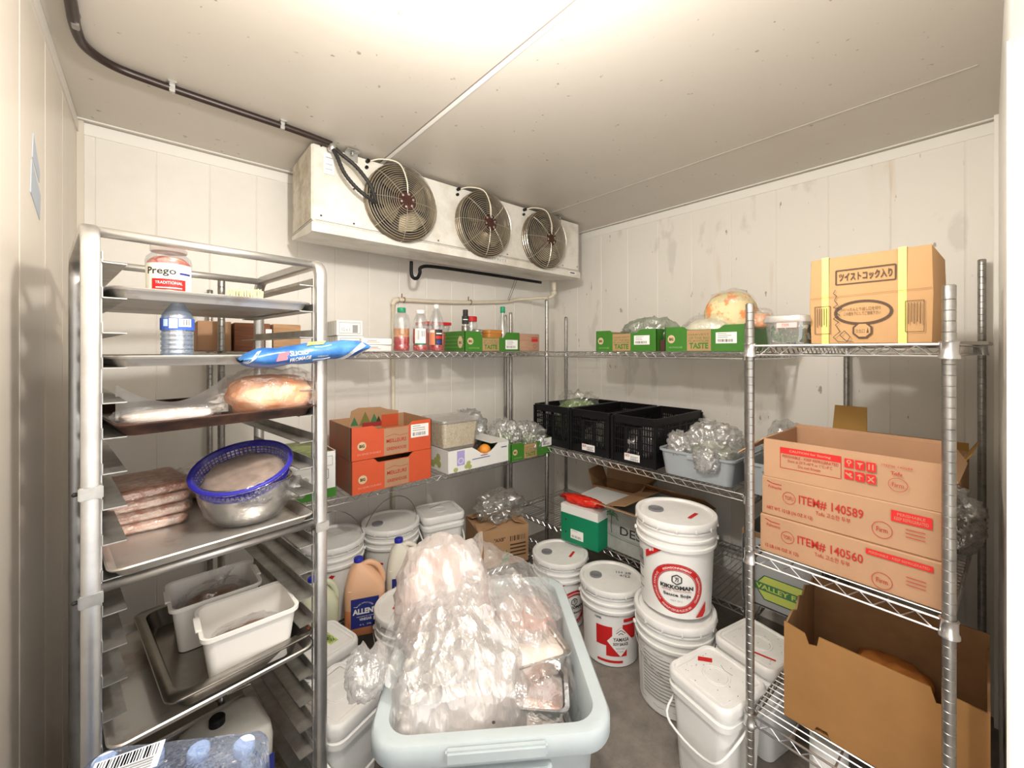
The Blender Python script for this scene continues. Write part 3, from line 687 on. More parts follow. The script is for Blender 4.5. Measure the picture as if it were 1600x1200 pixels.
lathe(b, [(.115, .060), (.122, .062), (.129, .064), (.130, .070), (.127, .073), (.116, .070)], 48, None, False, False); obj('rim', b, BLUEP, t2, True)
b = B(); lathe(b, [(.113, .030), (.116, .030), (.116, .034), (.113, .034), (.113, .030)], 48, None, False, False)
for k in range(64):
    a = 2 * PI * k / 64; tube(b, [(.075 * math.cos(a), .075 * math.sin(a), .002), (.098 * math.cos(a), .098 * math.sin(a), .015), (.112 * math.cos(a), .112 * math.sin(a), .032), (.118 * math.cos(a), .118 * math.sin(a), .062)], .0018, 4)
for rr, zz in ((.085, .008), (.098, .016), (.106, .024), (.110, .033), (.113, .041), (.115, .050), (.117, .058)): tube(b, [(rr * math.cos(2 * PI * j / 48), rr * math.sin(2 * PI * j / 48), zz) for j in range(48)], .0017, 4, closed=True)
lathe(b, [(.001, .0), (.078, .001), (.078, .004), (.001, .003)], 40, None, False, False); obj('basket', b, BLUEP, t2)
b = B(); lathe(b, [(.07, .006), (.096, .02), (.104, .035), (.09, .05), (.05, .056), (.001, .055)], 32, None, True, False)
for v in b.verts: v.co.z += .008 * noise.noise(v.co * 30)
obj('contents', b, mat('grey_meat_pile', (.45, .34, .28), .5, var=.4, vscale=30), t2, True)
b = B(); lathe(b, [(.131, .066), (.12, .073), (.06, .077), (.001, .076)], 40, None, False, False)
for v in b.verts: v.co.z += .004 * noise.noise(v.co * 40)
obj('film_cover', b, FILM_C, t2, True)
b = blob(.035, .02, .035, 21, .4, 3, 3); o = obj('film_knot', b, FILM, t, True); o.location = (.125, -.02, .03)
# deep pan and tubs
z14 = levels[14] + .0045
x, y, _ = RK(.292, .235)
PZ = z14 + .002
t = thing('steam_pan', 'deep rectangular stainless steel pan on the lower rack tray', 'pan', (x, y, PZ), RA)
b = B(); loft(b, [(.135, .215, .03, 0), (.148, .228, .035, .045), (.150, .231, .035, .05), (.172, .256, .03, .051), (.172, .256, .03, .049), (.168, .252, .03, .053), (.148, .228, .035, .053), (.146, .226, .033, .045), (.132, .212, .028, .003)], 6)
obj('pan', b, mat('dark_stainless', (.42, .40, .37), .22, 1, var=.35, vscale=6), t, 50)
TUBW = mat('white_tub_plastic', (.84, .82, .78), .35)
def tub(label, x, y, z, rz, hx, hy, h, inner, seed):
    t = thing('food_tub', label, 'tub', (x, y, z), rz, 'white tubs in the steel pan')
    b = B(); loft(b, [(hx * .82, hy * .82, .02, 0), (hx * .96, hy * .96, .022, h - .014), (hx * 1.03, hy * 1.04, .025, h - .012), (hx * 1.035, hy * 1.045, .025, h - .001), (hx * 1.01, hy * 1.02, .024, h), (hx * .95, hy * .95, .022, h - .004), (hx * .8, hy * .8, .02, .005)], 6)
    obj('tub', b, TUBW, t, 50)
    for s in (1, -1): b = B(); box(b, s * hx * 1.03 - .006, -hy * .4, h - .004, s * hx * 1.03 + .006, hy * .4, h + .0015, bev=.001); obj('lip', b, TUBW, t)
    return t
x1, y1 = .203, 1.386
t = tub('nearer empty looking white tub with a brown sausage pack in it', x1, y1, PZ + .005, R(1), .112, .090, .140, None, 1)
bag('sausage_pack', 'brown wrapped sausage pack in the nearer white tub', 'food', (x1 - .005, y1 + .015, PZ + .011), (.085, .055, .042), FILM_C, mat('brown_meat', (.32, .15, .07), .4, var=.5, vscale=25), 31, .2, 3, rz=RA, power=3)
x2, y2 = .145, 1.600
tub('farther white tub holding a tied bag of brown meat', x2, y2, PZ + .005, R(2), .112, .094, .140, None, 2)
bag('tied_meat_bag', 'tied bag of brown marinated meat in the farther white tub', 'bag', (x2, y2, PZ + .011), (.09, .07, .065), FILM_C, mat('marinated_meat', (.25, .09, .03), .35, var=.5, vscale=20), 33, .25, 3, rz=RA, tail=(.02, 0, .115, .05))
# cloudy jug on the lowest pan
x, y, _ = RK(.285, .17)
t = thing('cloudy_jug', 'cloudy white plastic container with black cap low in the rack', 'container', (x, y, levels[20] + .0035), RA)
b = B(); loft(b, [(.085, .07, .02, 0), (.10, .085, .03, .01), (.105, .09, .03, .20), (.10, .085, .03, .235), (.075, .06, .03, .262), (.04, .035, .03, .268)], 6); obj('container', b, mat('cloudy_container', (.62, .6, .54), .35, var=.15), t, 50)
b = B(); lathe(b, [(.02, .255), (.02, .285), (.017, .288)], 18, Matrix.Translation((-.02, .0, 0))); obj('cap', b, BLACK, t, 40)
f = Face(t, .2, .2, y0=-.091, z0=0); f.rect(.35, .3, 1, .8, NAVY, 'label').bars(.5, .45, .8, .7, WHITE_P); f.flush()
# stack of bottled water cases in front of the rack
def case(label, z, full):
    cx_, cy_ = -.01, .80
    t = thing('water_case', label, 'case of water', (cx_, cy_, z), R(-33), 'cases of bottled water')
    if full:
        for i in range(4):
            for j in range(3):
                wb = water_bottle((-.102 + i * .068, -.068 + j * .068, .001), '', .196, .033, None, t)
    else:
        b = B(); loft(b, [(.135, .10, .03, 0), (.137, .102, .035, .10), (.13, .095, .03, .20)], 5); obj('bottle_block', b, CLEARB, t, 50)
    b = B(); loft(b, [(.137, .103, .03, 0), (.139, .105, .034, .1), (.136, .102, .03, .19), (.11, .08, .03, .209)], 5)
    bmesh.ops.subdivide_edges(b, edges=b.edges[:], cuts=2, use_grid_fill=True)
    for v in b.verts:
        if v.co.z > .12: v.co.z -= .012 * abs(noise.noise(v.co * 25))
    obj('shrink_wrap', b, film('blue_wrap_film', (.68, .79, .97), .62, .08, .3, 30, 1), t, True)
    if full:
        f = Face(t, .085, .05, 'top', z0=.207, frame=Matrix.Translation((-.055, .045, .002)) @ Matrix.Rotation(R(20), 4, 'Z'))
        f.rect(0, 0, 1, 1, mat('pale_label_film', (.75, .8, .88), .4), 'label_sticker').bars(.05, .5, .95, .95, INKG, 20)
        for k in range(4): f.rect(.08, .08 + .1 * k, .9, .13 + .1 * k, INKG, 'lettering')
        f.flush()
        f = Face(t, .14, .05, 'top', z0=.207, frame=Matrix.Translation((.06, -.05, 0)) @ Matrix.Rotation(R(-15), 4, 'Z')); f.rect(0, .2, 1, .8, mat('blue_print_film', (.05, .12, .55), .4), 'printed_panel'); f.flush()
for i in range(4): case(['lowest shrink wrapped water case in the stack', 'second case up in the stack of bottled water', 'third case up in the stack of bottled water', 'topmost shrink wrapped case of blue bottled water in front of the rack'][i], .005 + .2165 * i, i == 3)

# ---------------- pails, buckets, jugs ----------------
def pail(loc, rz, label, s=1.0, group='round white pails', spout=True, lid_mark='red', bail=0, decor=None, name='pail', hk=1.0, hand='front'):
    t = thing(name, label, 'bucket', loc, rz, group)
    H = .365 * s * hk; r0, r1 = .132 * s, .146 * s
    rf = lambda z: r0 + (r1 - r0) * min(1, z / H)
    b = B(); prof = [(r0 - .008, 0), (r0, .004), (rf(H * .70), H * .70), (r1 + .007, H * .705), (r1 + .008, H * .735), (r1 + .001, H * .74), (r1 + .001, H * .80), (r1 + .007, H * .805), (r1 + .007, H * .825), (r1 + .001, H * .83), (r1 + .001, H * .88), (r1 + .006, H * .885), (r1 + .006, H * .90), (r1, H * .905), (r1, H * .97)]
    lathe(b, prof, 44, None, True, True); obj('pail_body', b, HDPE, t, 35)
    b = B(); lathe(b, [(r1 + .002, H * .925), (r1 + .010, H * .925), (r1 + .011, H * .935), (r1 + .011, H * .985), (r1 + .008, H * .997), (r1 + .002, H), (r1 - .006, H * .997), (r1 - .012, H * .975), (.001, H * .982)], 44, None, False, False); l = obj('lid', b, HDPE2, t, 35)
    b = B()
    for k in range(14):
        a = 2 * PI * k / 14; box(b, -.003, -.0015, H * .915, .003, .0015, H * .945, M=Matrix.Rotation(a, 4, 'Z') @ Matrix.Translation((0, -(r1 + .0115), 0)))
    obj('lid_tabs', b, HDPE2, l)
    if spout:
        b = B(); lathe(b, [(.030 * s, H * .98), (.030 * s, H * .998), (.027 * s, H * 1.0), (.024 * s, H * .995), (.001, H * .995)], 24, Matrix.Translation((-.075 * s, .0, 0)), False, False); obj('spout_cap', b, mat('grey_spout_cap', (.2, .2, .22), .4), l, 40)
    f = Face(t, .26 * s, .26 * s, 'top', z0=H * .9825)
    if lid_mark == 'red': f.poly([(.66, .30), (.71, .28), (.83, .52), (.78, .54)], RED2, 'red_sticker')
    elif lid_mark == 'ink': f.text('1H 28', .6, .66, .88, .74, INK).text('4/22', .66, .54, .86, .62, INK)
    elif lid_mark == 'redx': f.poly([(.2, .42), (.25, .39), (.34, .6), (.29, .62)], RED2, 'red_sticker')
    f.flush()
    b = B()
    if bail == 0: pts = [((r1 + .012) * math.cos(a), (-1 if hand == 'front' else 1) * ((r1 + .012) * math.sin(a) + .003), H * .76 - .12 * math.sin(a) * s) for a in [PI * i / 16 for i in range(17)]]
    else: pts = [((r1 + .010) * math.cos(a), -.06 * math.sin(a), H * .76 + .235 * s * math.sin(a)) for a in [PI * i / 16 for i in range(17)]]
    tube(b, pts, .0022, 5); h_ = obj('bail_handle', b, mat('handle_wire', (.3, .28, .26), .35, .9), t, True)
    if bail == 0:
        q = Vector(pts[4]); q2 = Vector(pts[6]); q3 = Vector(pts[5])
    b = B(); 
    for sx in (1, -1): lathe(b, [(.010, 0), (.010, .010), (.006, .013)], 10, Matrix.Translation((sx * (r1 + .002), 0, H * .76)) @ Matrix.Rotation(sx * PI / 2, 4, 'Y'))
    obj('ear', b, HDPE, t, 40)
    if decor: decor(t, rf, H, s)
    return t
def dec_kik(t, rf, H, s, word='Sauce Soja', a0=0):
    rr = lambda z: rf(z) + .0008
    f = Face(t, .21 * s, .235 * s, 'cyl', z0=.012 * s, r=rr, a0=a0)
    DR = mat('dark_red_print', (.45, .015, .02), .5)
    f.disc(.5, .45, .46, .40, DR, n=40, inner=.97).disc(.5, .45, .44, .385, RED2, n=40, inner=.80).disc(.5, .45, .345, .30, DR, n=40, inner=.965)
    f.text('ASSAISONNEMENT', 0, 0, 1, 1, WHITE_P, arc=(.5, .45, .375, .325, R(128), R(52), .10), bold=.02).text('WORLD FAMOUS', 0, 0, 1, 1, WHITE_P, arc=(.5, .45, .375, .325, R(225), R(145), .10)).text('TRADITIONALLY BREWED', 0, 0, 1, 1, WHITE_P, arc=(.5, .45, .375, .325, R(35), R(-38), .10)).text('PREMIUM DEPUIS PLUS DE 300', 0, 0, 1, 1, WHITE_P, arc=(.5, .45, .425, .37, R(232), R(308), -.10))
    hexo = [(.5 + .09 * math.cos(R(60 * i + 30)), .60 + .078 * math.sin(R(60 * i + 30))) for i in range(7)]
    f.line(hexo, .0042, INK).text('\u4e07', .465, .565, .535, .635, INK, bold=.03)
    f.text('KIKKOMAN', .22, .44, .78, .505, INK, bold=.05).text('BRAND TRADITIONAL', .25, .405, .75, .43, INKR).text(word, .27, .31, .74, .375, INK, bold=.03).text('NET 20 L', .40, .245, .60, .27, INKG)
    f.poly([(-.08, .92), (.12, 1.04), (.27, 1.04), (-.08, .80)], RED2).text('#1', .0, .93, .1, .99, WHITE_P, bold=.05, slope=.03)
    f.poly([(.83, .0), (.98, .0), (1.04, .08), (1.04, .24)], RED2)
    for k in range(4): f.rect(-.30, .72 - .16 * k, -.16, .74 - .16 * k, INKG, 'lettering', 2)
    for k in range(12): f.rect(-.28, .62 + .024 * k, -.14, .632 + .024 * k, INK, 'barcode', 2)
    f.flush()
def dec_yam(t, rf, H, s):
    rr = lambda z: rf(z) + .0008
    f = Face(t, .20 * s, .2 * s, 'cyl', z0=.035 * s, r=rr, a0=R(14))
    f.rect(-.02, .34, .36, .80, RED2, n=4).rect(.22, .10, .72, .50, RED2, n=5).rect(.6, .5, .95, .86, RED2, n=4).rect(.0, -.06, .62, .0, RED2, n=6).rect(.62, .92, .98, 1.0, RED2, n=4)
    f.poly([(.56, .82), (.88, .46), (.56, .10), (.24, .46)], WHITE_P, 'label').line([(.56, .82), (.88, .46), (.56, .10), (.24, .46), (.56, .82)], .0015, INKR)
    f.line([(.45, .66), (.56, .74), (.67, .66)], .003, INK).line([(.5, .63), (.56, .67), (.62, .63)], .003, INK)
    f.text('YAMASA', .38, .47, .76, .56, INK, bold=.02).text('SOY SAUCE', .38, .37, .74, .44, INK, bold=.04).text('BREWED', .45, .28, .66, .32, INKG).text('5 GAL', .47, .21, .64, .25, INKG)
    f.text('SAUCE DE SOJA KOIKUCHI', -.05, 1.05, .5, 1.09, INKG).text('100%', -.04, .96, .12, 1.01, INK, bold=.03); f.flush()
def dec_form(t, rf, H, s):
    rr = lambda z: rf(z) + .0008
    f = Face(t, .24 * s, .2 * s, 'cyl', z0=.03 * s, r=rr, a0=R(-18))
    for k in range(13): f.rect(.06, .92 - .065 * k, random.uniform(.55, .9), .94 - .065 * k, INKG, 'lettering', 5)
    f.line([(0, .0), (.33, 0), (.66, 0), (1, 0), (1, .5), (1, 1), (.66, 1), (.33, 1), (0, 1), (0, .5), (0, 0)], .0015, INKG).bars(.72, .12, .92, .3, INK, 12); f.flush()
def dec_red(t, rf, H, s):
    rr = lambda z: rf(z) + .0008
    f = Face(t, .18 * s, .2 * s, 'cyl', z0=.02 * s, r=rr, a0=R(20))
    f.poly([(.0, .92), (.0, .80), (.2, .95), (.3, 1.05), (.2, 1.08)], RED2).bars(-.35, .55, -.15, .85, INK, 10).rect(-.6, .3, -.5, .5, INKG, 'lettering'); f.flush()
def dec_red2(t, rf, H, s):
    rr = lambda z: rf(z) + .0008
    f = Face(t, .2 * s, .25 * s, 'cyl', z0=.01 * s, r=rr, a0=R(10))
    f.poly([(.1, .55), (.1, .75), (.24, .82)], RED2).poly([(.55, .92), (.95, 1.03), (.95, 1.08), (.55, .97)], RED2).rect(.1, .1, .5, .3, RED2, n=4)
    for k in range(6): f.rect(-.3, .2 + .1 * k, -.05, .24 + .1 * k, RED2, 'lettering', 3)
    f.flush()
def pl(x, y, z, label, ex=0, **k): return pail((x, y, z), CAMD(x, y) + ex, label, **k)
pl(1.735, .90, .405, 'white soy sauce pail with round red label, on top of another pail', s=1.08, ex=R(2), decor=dec_kik, hand='back')
pl(1.715, .895, .002, 'white pail with printed grey text box under the soy sauce pail', s=1.08, ex=R(10), lid_mark=None, spout=False, decor=dec_form)
pl(1.742, 1.244, .002, 'white soy sauce pail with red blocks and a diamond label', s=1.0, decor=dec_yam, lid_mark='ink', hand='back')
pl(1.738, 1.585, .002, 'farthest floor pail with a round red label, beside the grey tote', s=1.0, ex=R(5), decor=lambda *a: dec_kik(*a, word='Soy Sauce', a0=R(28)), hand='back')
pl(1.004, 2.19, .19, 'white pail with upright wire handle on the back lower shelf', bail=1, decor=dec_red2, lid_mark='redx', ex=R(20))
pl(.690, 2.19, .19, 'white pail behind the orange jug, next to the rack', bail=1, decor=dec_red, lid_mark=None)
pl(.875, 1.705, .002, 'white pail with red lid sticker between the tote and the orange jug', lid_mark='redx', decor=dec_red2, spout=False)

def square_bucket(loc, rz, label, hx=.113, hy=.113, h=.36, mark=None, handle='down', group='square white buckets'):
    t = thing('square_bucket', label, 'bucket', loc, rz, group)
    b = B(); loft(b, [(hx * .80, hy * .80, .03, 0), (hx * .82, hy * .82, .033, .006), (hx * .95, hy * .95, .036, h * .78), (hx * 1.04, hy * 1.04, .04, h * .785), (hx * 1.05, hy * 1.05, .04, h * .84), (hx * .97, hy * .97, .037, h * .85), (hx * .98, hy * .98, .038, h * .95)], 6); obj('bucket_body', b, HDPE, t, 35)
    b = B(); loft(b, [(hx * .99, hy * .99, .036, h * .90), (hx * 1.05, hy * 1.05, .04, h * .90), (hx * 1.06, hy * 1.06, .04, h * .96), (hx * 1.04, hy * 1.04, .04, h * .985), (hx * 1.0, hy * 1.0, .038, h), (hx * .93, hy * .93, .034, h * .998), (hx * .91, hy * .91, .032, h * .985)], 6, False, True)
    l = obj('lid', b, HDPE2, t, 30)
    b = B()
    for rr in (.045, .037): tube(b, [(rr * math.cos(2 * PI * j / 32), rr * math.sin(2 * PI * j / 32), h * .986) for j in range(32)], .0014, 4, closed=True)
    for rr in (.8,): tube(b, [(hx * rr * sx, hy * rr * sy, h * .986) for sx, sy in ((1, 1), (-1, 1), (-1, -1), (1, -1))], .001, 4, closed=True)
    obj('lid_ridges', b, HDPE2, l, True)
    b = B(); a = .5 if handle == 'down' else -.3
    e = hx * 1.08
    pts = [(-e, 0, h * .80)] + [(-e + .004, -.04, h * .70)] + [(-e * .85, -hy * 1.10, h * .56), (-e * .4, -hy * 1.16, h * .47), (e * .4, -hy * 1.16, h * .47), (e * .85, -hy * 1.10, h * .56)] + [(e - .004, -.04, h * .70), (e, 0, h * .80)]
    tube(b, smooth_path(pts, 4), .0045, 6); obj('handle', b, HDPE, t, True)
    f = Face(t, 2 * hx, 2 * hy, 'top', z0=h * .9862)
    if mark == 'red': f.poly([(.10, .60), (.16, .52), (.30, .68), (.24, .76)], RED2, 'red_sticker').line([(.4, .75), (.5, .7), (.62, .72)], .002, INKG)
    if mark == 'redline': f.poly([(.52, .2), (.53, .16), (.88, .3), (.87, .34)], RED2, 'red_sticker')
    if mark == 'lime': f.rect(.55, .3, .72, .78, LIME, 'tape_label').text('I4605', .58, .33, .69, .75, INK, bold=.02)
    if mark == 'ink': f.line([(.3, .7), (.65, .85)], .004, INK)
    rnd = random.Random(int(loc[0] * 100))
    if mark in ('red', 'redline'):
        for k in range(22): f.disc(rnd.uniform(.08, .92), rnd.uniform(.08, .92), .008 * rnd.random() + .003, .007, INKB, 'grime_specks', n=6)
    f.flush(); return t
square_bucket((1.495, .625, .002), R(-13) + R(-40) * 0 - PI / 2, 'nearest square white bucket with red sticker, left of the right shelving post', mark='red', hx=.115, hy=.115)
square_bucket((1.79, .585, .002), R(-13) - PI / 2, 'square white bucket behind the nearest one, under the shelving', mark='redline', hx=.115, hy=.115)
square_bucket((.468, 1.425, .002), R(20), 'square white bucket right beside the pan rack with a swung handle', hx=.098, hy=.115, mark=None)
square_bucket((.50, 1.71, .002), R(14), 'square white bucket with lime tape label behind the rack bucket', hx=.10, hy=.10, mark='lime')
square_bucket((1.285, 2.14, .19), R(-12), 'square white bucket on the back lower shelf beside the round pail', hx=.12, hy=.11, mark='ink', h=.37)

def jug(x, y, z, label, liquid, empty, capm, wide=.088, deep=.062, h=.31, word=None, ex=0):
    t = thing('gallon_jug', label, 'jug', (x, y, z), CAMD(x, y) + ex, 'gallon jugs on the back lower shelf')
    b = B(); lv = [(wide * .92, deep * .9, .03, 0), (wide, deep, .035, .006), (wide, deep, .035, h * .36)]
    lv2 = [(wide, deep, .035, h * .36), (wide, deep, .035, h * .55), (wide * .97, deep * .96, .035, h * .63), (wide * .80, deep * .84, .035, h * .74, -wide * .08, 0), (wide * .52, deep * .58, .03, h * .86, -wide * .22, 0), (.021, .021, .021, h * .93, -wide * .32, 0), (.018, .018, .018, h * .96, -wide * .32, 0)]
    loft(b, lv, 6, True, False, mi=0); loft(b, lv2, 6, False, True, mi=1); bmesh.ops.remove_doubles(b, verts=b.verts, dist=.0003); obj('jug_body', b, [liquid, empty], t, 50)
    b = B(); hp = smooth_path([(-wide * .22, 0, h * .86), (wide * .15, 0, h * .915), (wide * .60, 0, h * .86), (wide * .88, 0, h * .72), (wide * .90, 0, h * .60)], 5); tube(b, hp, .0125, 10); obj('handle', b, empty, t, True)
    b = B(); lathe(b, [(.020, h * .945), (.0215, h * .95), (.0215, h * .99), (.019, h)], 18, Matrix.Translation((-wide * .32, 0, 0))); obj('cap', b, capm, t, 40)
    b = B()
    for k in range(3):
        zz = h * (.62 + .05 * k); hw = wide * (.9 - .11 * k); tube(b, [(-hw * .9, -deep * (.93 - .08 * k), zz), (hw * .55, -deep * (.93 - .08 * k), zz)], .0018, 4)
    obj('ribs', b, empty, t)
    if word:
        f = Face(t, wide * 1.35, h * .40, y0=-deep - .0006, z0=h * .12)
        f.rect(0, 0, 1, 1, NAVY, 'label').text(word, .06, .46, .96, .66, WHITE_P, bold=.05).text('PURE APPLE CIDER', 0, 0, 1, 1, WHITE_P, arc=(.5, .6, .3, .22, R(150), R(30), .2)).text('VINEGAR', .3, .24, .74, .33, WHITE_P, bold=.03).text('VINAIGRE DE CIDRE', .2, .36, .8, .40, WHITE_P).text('4 L  5%', .3, .08, .72, .13, WHITE_P).line([(.1, .74), (.22, .72)], .002, WHITE_P)
        f.flush()
    return t
OR1 = mat('amber_vinegar', (.78, .30, .13), .3); OR2 = mat('amber_tinted_jug', (.80, .48, .30), .3)
BCAP = mat('blue_cap', (.02, .03, .4), .35)
jug(.758, 1.935, .19, 'orange vinegar jug with navy label and blue cap', OR1, OR2, BCAP, .09, .062, .335, "ALLEN'S")
jug(.965, 1.945, .19, 'cream coloured jug with navy label and blue cap, right of the orange jug', mat('cream_vinegar', (.80, .75, .62), .3), mat('cream_jug', (.76, .73, .64), .3), BCAP, .088, .06, .36, "ALLEN'S")
jug(.562, 1.965, .19, 'pale green jug half hidden behind the rack post', mat('pale_green_liquid', (.60, .63, .42), .3), mat('pale_green_jug', (.66, .68, .5), .3), BCAP, .08, .06, .30)

# ---------------- grey tote with bags ----------------
TX, TY, TR_, TZ = .778, 1.0, R(-36), .62
tt = thing('grey_tote', 'large pale grey plastic tote with rounded rim in the middle of the floor', 'tote', (TX, TY, 0), TR_)
TB = .17
b = B(); loft(b, [(.225, .27, .05, TB), (.23, .275, .05, TB + .01), (.252, .300, .06, TZ - .055), (.256, .304, .06, TZ - .05), (.285, .333, .075, TZ - .052), (.289, .337, .08, TZ - .045), (.289, .337, .08, TZ - .012), (.283, .331, .078, TZ - .002), (.272, .32, .07, TZ), (.252, .300, .06, TZ - .004), (.246, .294, .055, TZ - .018), (.22, .265, .045, TB + .012)], 8); obj('tote_body', b, GREYP, tt, 45)
b = B(); box(b, -.11, -.350, TZ - .036, .12, -.332, TZ - .006, bev=.005); box(b, -.12, -.345, TZ - .068, .13, -.325, TZ - .060, bev=.002); obj('front_grip', b, GREYP, tt)
b = B(); lathe(b, [(.004, 0), (.004, .001)], 10, Matrix.Translation((.0, -.29, TZ + .0005))); obj('rim_hole', b, INK, tt)
dl = thing('tote_dolly', 'black wheeled dolly under the grey tote', 'dolly', (TX, TY, 0), TR_)
b = B(); box(b, -.22, -.26, .115, .22, -.20, .168, bev=.006); box(b, -.22, .20, .115, .22, .26, .168, bev=.006); box(b, -.22, -.2, .115, -.16, .2, .168, bev=.006); box(b, .16, -.2, .115, .22, .2, .168, bev=.006); obj('frame', b, BLACK, dl)
for sx in (-1, 1):
    for sy in (-1, 1):
        b = B(); lathe(b, [(.042, -.014), (.048, -.008), (.048, .008), (.042, .014)], 18, Matrix.Translation((sx * .20, sy * .235, .048)) @ Matrix.Rotation(PI / 2, 4, 'Y')); box(b, sx * .20 - .02, sy * .235 - .02, .098, sx * .20 + .02, sy * .235 + .02, .116); obj('caster', b, RUBBER, dl, 40)
def TT(x, y, z): c, s = math.cos(TR_), math.sin(TR_); return (TX + c * x - s * y, TY + s * x + c * y, z)
PINKM = mat('pink_meat', (.85, .45, .38), .45, var=.4, vscale=12, vcol=(.9, .7, .62))
PALEM = mat('pale_wrapped_meat', (.88, .82, .78), .4, var=.3, vscale=9, vcol=(.85, .62, .55), bump=.5, bscale=14)
def heap(label, x, y, z, dims, seed, mf, inner, rot=(0, 0, 0), amp=.25, freq=1.7, sub=5, power=2.6, ik=.84, group='bags heaped in the grey tote', wrinkle=0, key=0):
    t = thing('plastic_bag', label, 'bag', TT(x, y, z), 0, group, rot=(rot[0], rot[1], rot[2] + TR_))
    if inner: obj('contents', blob(dims[0] * ik, dims[1] * ik, dims[2] * ik, seed + 3, amp * .5, freq * 1.3, 4, 0, power, .03), inner, t, True)
    bm = blob(*dims, seed, amp, freq, sub, 0, power, .03)
    for v in bm.verts:   # long pulled creases
        q = v.co; a_ = (q.x * .6 + q.y * .8); b_ = (q.x * .8 - q.y * .6); d = (1 - 2 * abs(noise.noise(Vector((a_ * 22 + seed, b_ * 5, q.z * 5))))) ** 3; d2 = (1 - 2 * abs(noise.noise(Vector((a_ * 9, b_ * 30 + seed, q.z * 9))))) ** 3
        n_ = Vector((q.x / dims[0] ** 2, q.y / dims[1] ** 2, (q.z - dims[2]) / dims[2] ** 2)); 
        if n_.length > 0: n_.normalize()
        v.co += n_ * (d * .006 + d2 * .004) * (1 if q.z > .01 else 0)
        if v.co.z < 0: v.co.z = 0
    obj('film', bm, mf, t, True); return t
heap('big milky plastic bag of pale meat heaped highest at the back of the tote', -.10, .13, .30, (.155, .15, .30), 41, FILM_W, PINKM, (R(8), R(-6), 0), amp=.09, ik=.93)
heap('milky plastic bag filling the middle and left front of the tote', -.075, -.12, .28, (.175, .155, .22), 44, FILM_W, PALEM, (0, 0, .3), amp=.08)
heap('clear plastic bag with pinkish meat at the back right of the tote', .075, .08, .29, (.13, .16, .205), 47, FILM_S, PINKM, (0, R(8), 0), amp=.10, ik=.93)
heap('small milky bag bunched into the front left corner of the tote', -.17, -.20, .34, (.085, .085, .165), 58, FILM_W, PALEM, (0, 0, .2), amp=.2)
heap('twisted end of clear plastic hanging over the left rim of the tote', -.325, -.16, .622, (.045, .06, .045), 59, FILM, None, (0, 0, .2), amp=.35, sub=4)
heap('glossy clear bag wrapped round the foil trays at the front right of the tote', .12, -.13, .30, (.105, .125, .185), 53, FILM_C, None, (0, 0, 0), amp=.15, power=3.2)
# foil trays inside the front right bag
FOIL = mat('crinkled_foil', (.8, .79, .78), .22, 1, bump=.9, bscale=45)
for i, (dx, dy, dz, rz_) in enumerate(((.125, -.150, .42, 4), (.12, -.135, .51, -10), (.125, -.06, .575, 16))):
    t = thing('foil_tray', ['lowest', 'middle', 'uppermost'][i] + ' crinkled foil tray in the glossy bag at the tote front', 'tray', TT(dx, dy, dz), TR_ + R(rz_), 'foil trays in the tote'); t.scale = (1.12, 1.15, 1.2)
    b = B(); loft(b, [(.062, .050, .015, 0), (.075, .062, .02, .05), (.083, .07, .02, .052), (.083, .07, .02, .055), (.073, .060, .018, .052), (.060, .048, .013, .004)], 5); obj('tray', b, FOIL, t, 50)
    b = B(); loft(b, [(.058, .046, .012, .006), (.068, .055, .018, .045), (.05, .04, .02, .054)], 5); obj('food', b, [PALEM, mat('foil_covered_meat', (.62, .58, .55), .3, .6, var=.4, vscale=18, vcol=(.5, .25, .2), bump=.8), mat('pale_pink_cuts', (.85, .7, .62), .4, var=.5, vscale=20, vcol=(.9, .85, .8), bump=.6)][i], t, 50)
# drape hanging over the left front rim
def drape(label, P0, P1, P2, P3, nn=34, mm=26, seed=1, m=FILM_W, amp=.02, dome=.05, name='plastic_sheet'):
    b = B(); G = []
    for i in range(nn + 1):
        row = []
        for j in range(mm + 1):
            u, v = i / nn, j / mm
            p = (Vector(P0) * (1 - u) + Vector(P1) * u) * (1 - v) + (Vector(P3) * (1 - u) + Vector(P2) * u) * v
            c = 1 - 2 * abs(noise.noise(Vector((u * 5 + seed, v * 2.2, seed)))); c2 = 1 - 2 * abs(noise.noise(Vector((u * 2 + seed, v * 11, 3 + seed)))); c3 = abs(noise.noise(Vector((u * 17, v * 15, seed))))
            p += Vector((0, 0, dome * math.sin(PI * u) * math.sin(PI * v) + amp * (c - .5) + amp * .5 * c2 + amp * .5 * c3)) + Vector((noise.noise(Vector((u * 4, v * 4, seed))), noise.noise(Vector((u * 4, v * 4, seed + 9))), 0)) * amp
            row.append(b.verts.new(p))
        G.append(row)
    for i in range(nn):
        for j in range(mm): b.faces.new((G[i][j], G[i + 1][j], G[i + 1][j + 1], G[i][j + 1]))
    o = obj(name, b, m, None, True); tag(o, label, 'bag', 'loose plastic sheets on the tote heap'); return o
drape('loose clear plastic spilling over the left rim of the tote', TT(-.33, -.20, .66), TT(-.05, -.29, .70), TT(-.02, .12, .88), TT(-.26, .16, .72), seed=3, amp=.018, dome=.05, m=FILM_S)
drape('loose clear plastic pulled across the top right of the heap', TT(.0, -.14, .79), TT(.20, -.10, .72), TT(.21, .20, .70), TT(-.02, .16, .84), seed=9, amp=.014, dome=.045, m=FILM_S)
drape('milky plastic fold across the front left of the heap', TT(-.22, -.27, .645), TT(.05, -.27, .66), TT(.10, .0, .80), TT(-.17, .0, .80), seed=14, amp=.016, dome=.06, m=FILM_S)

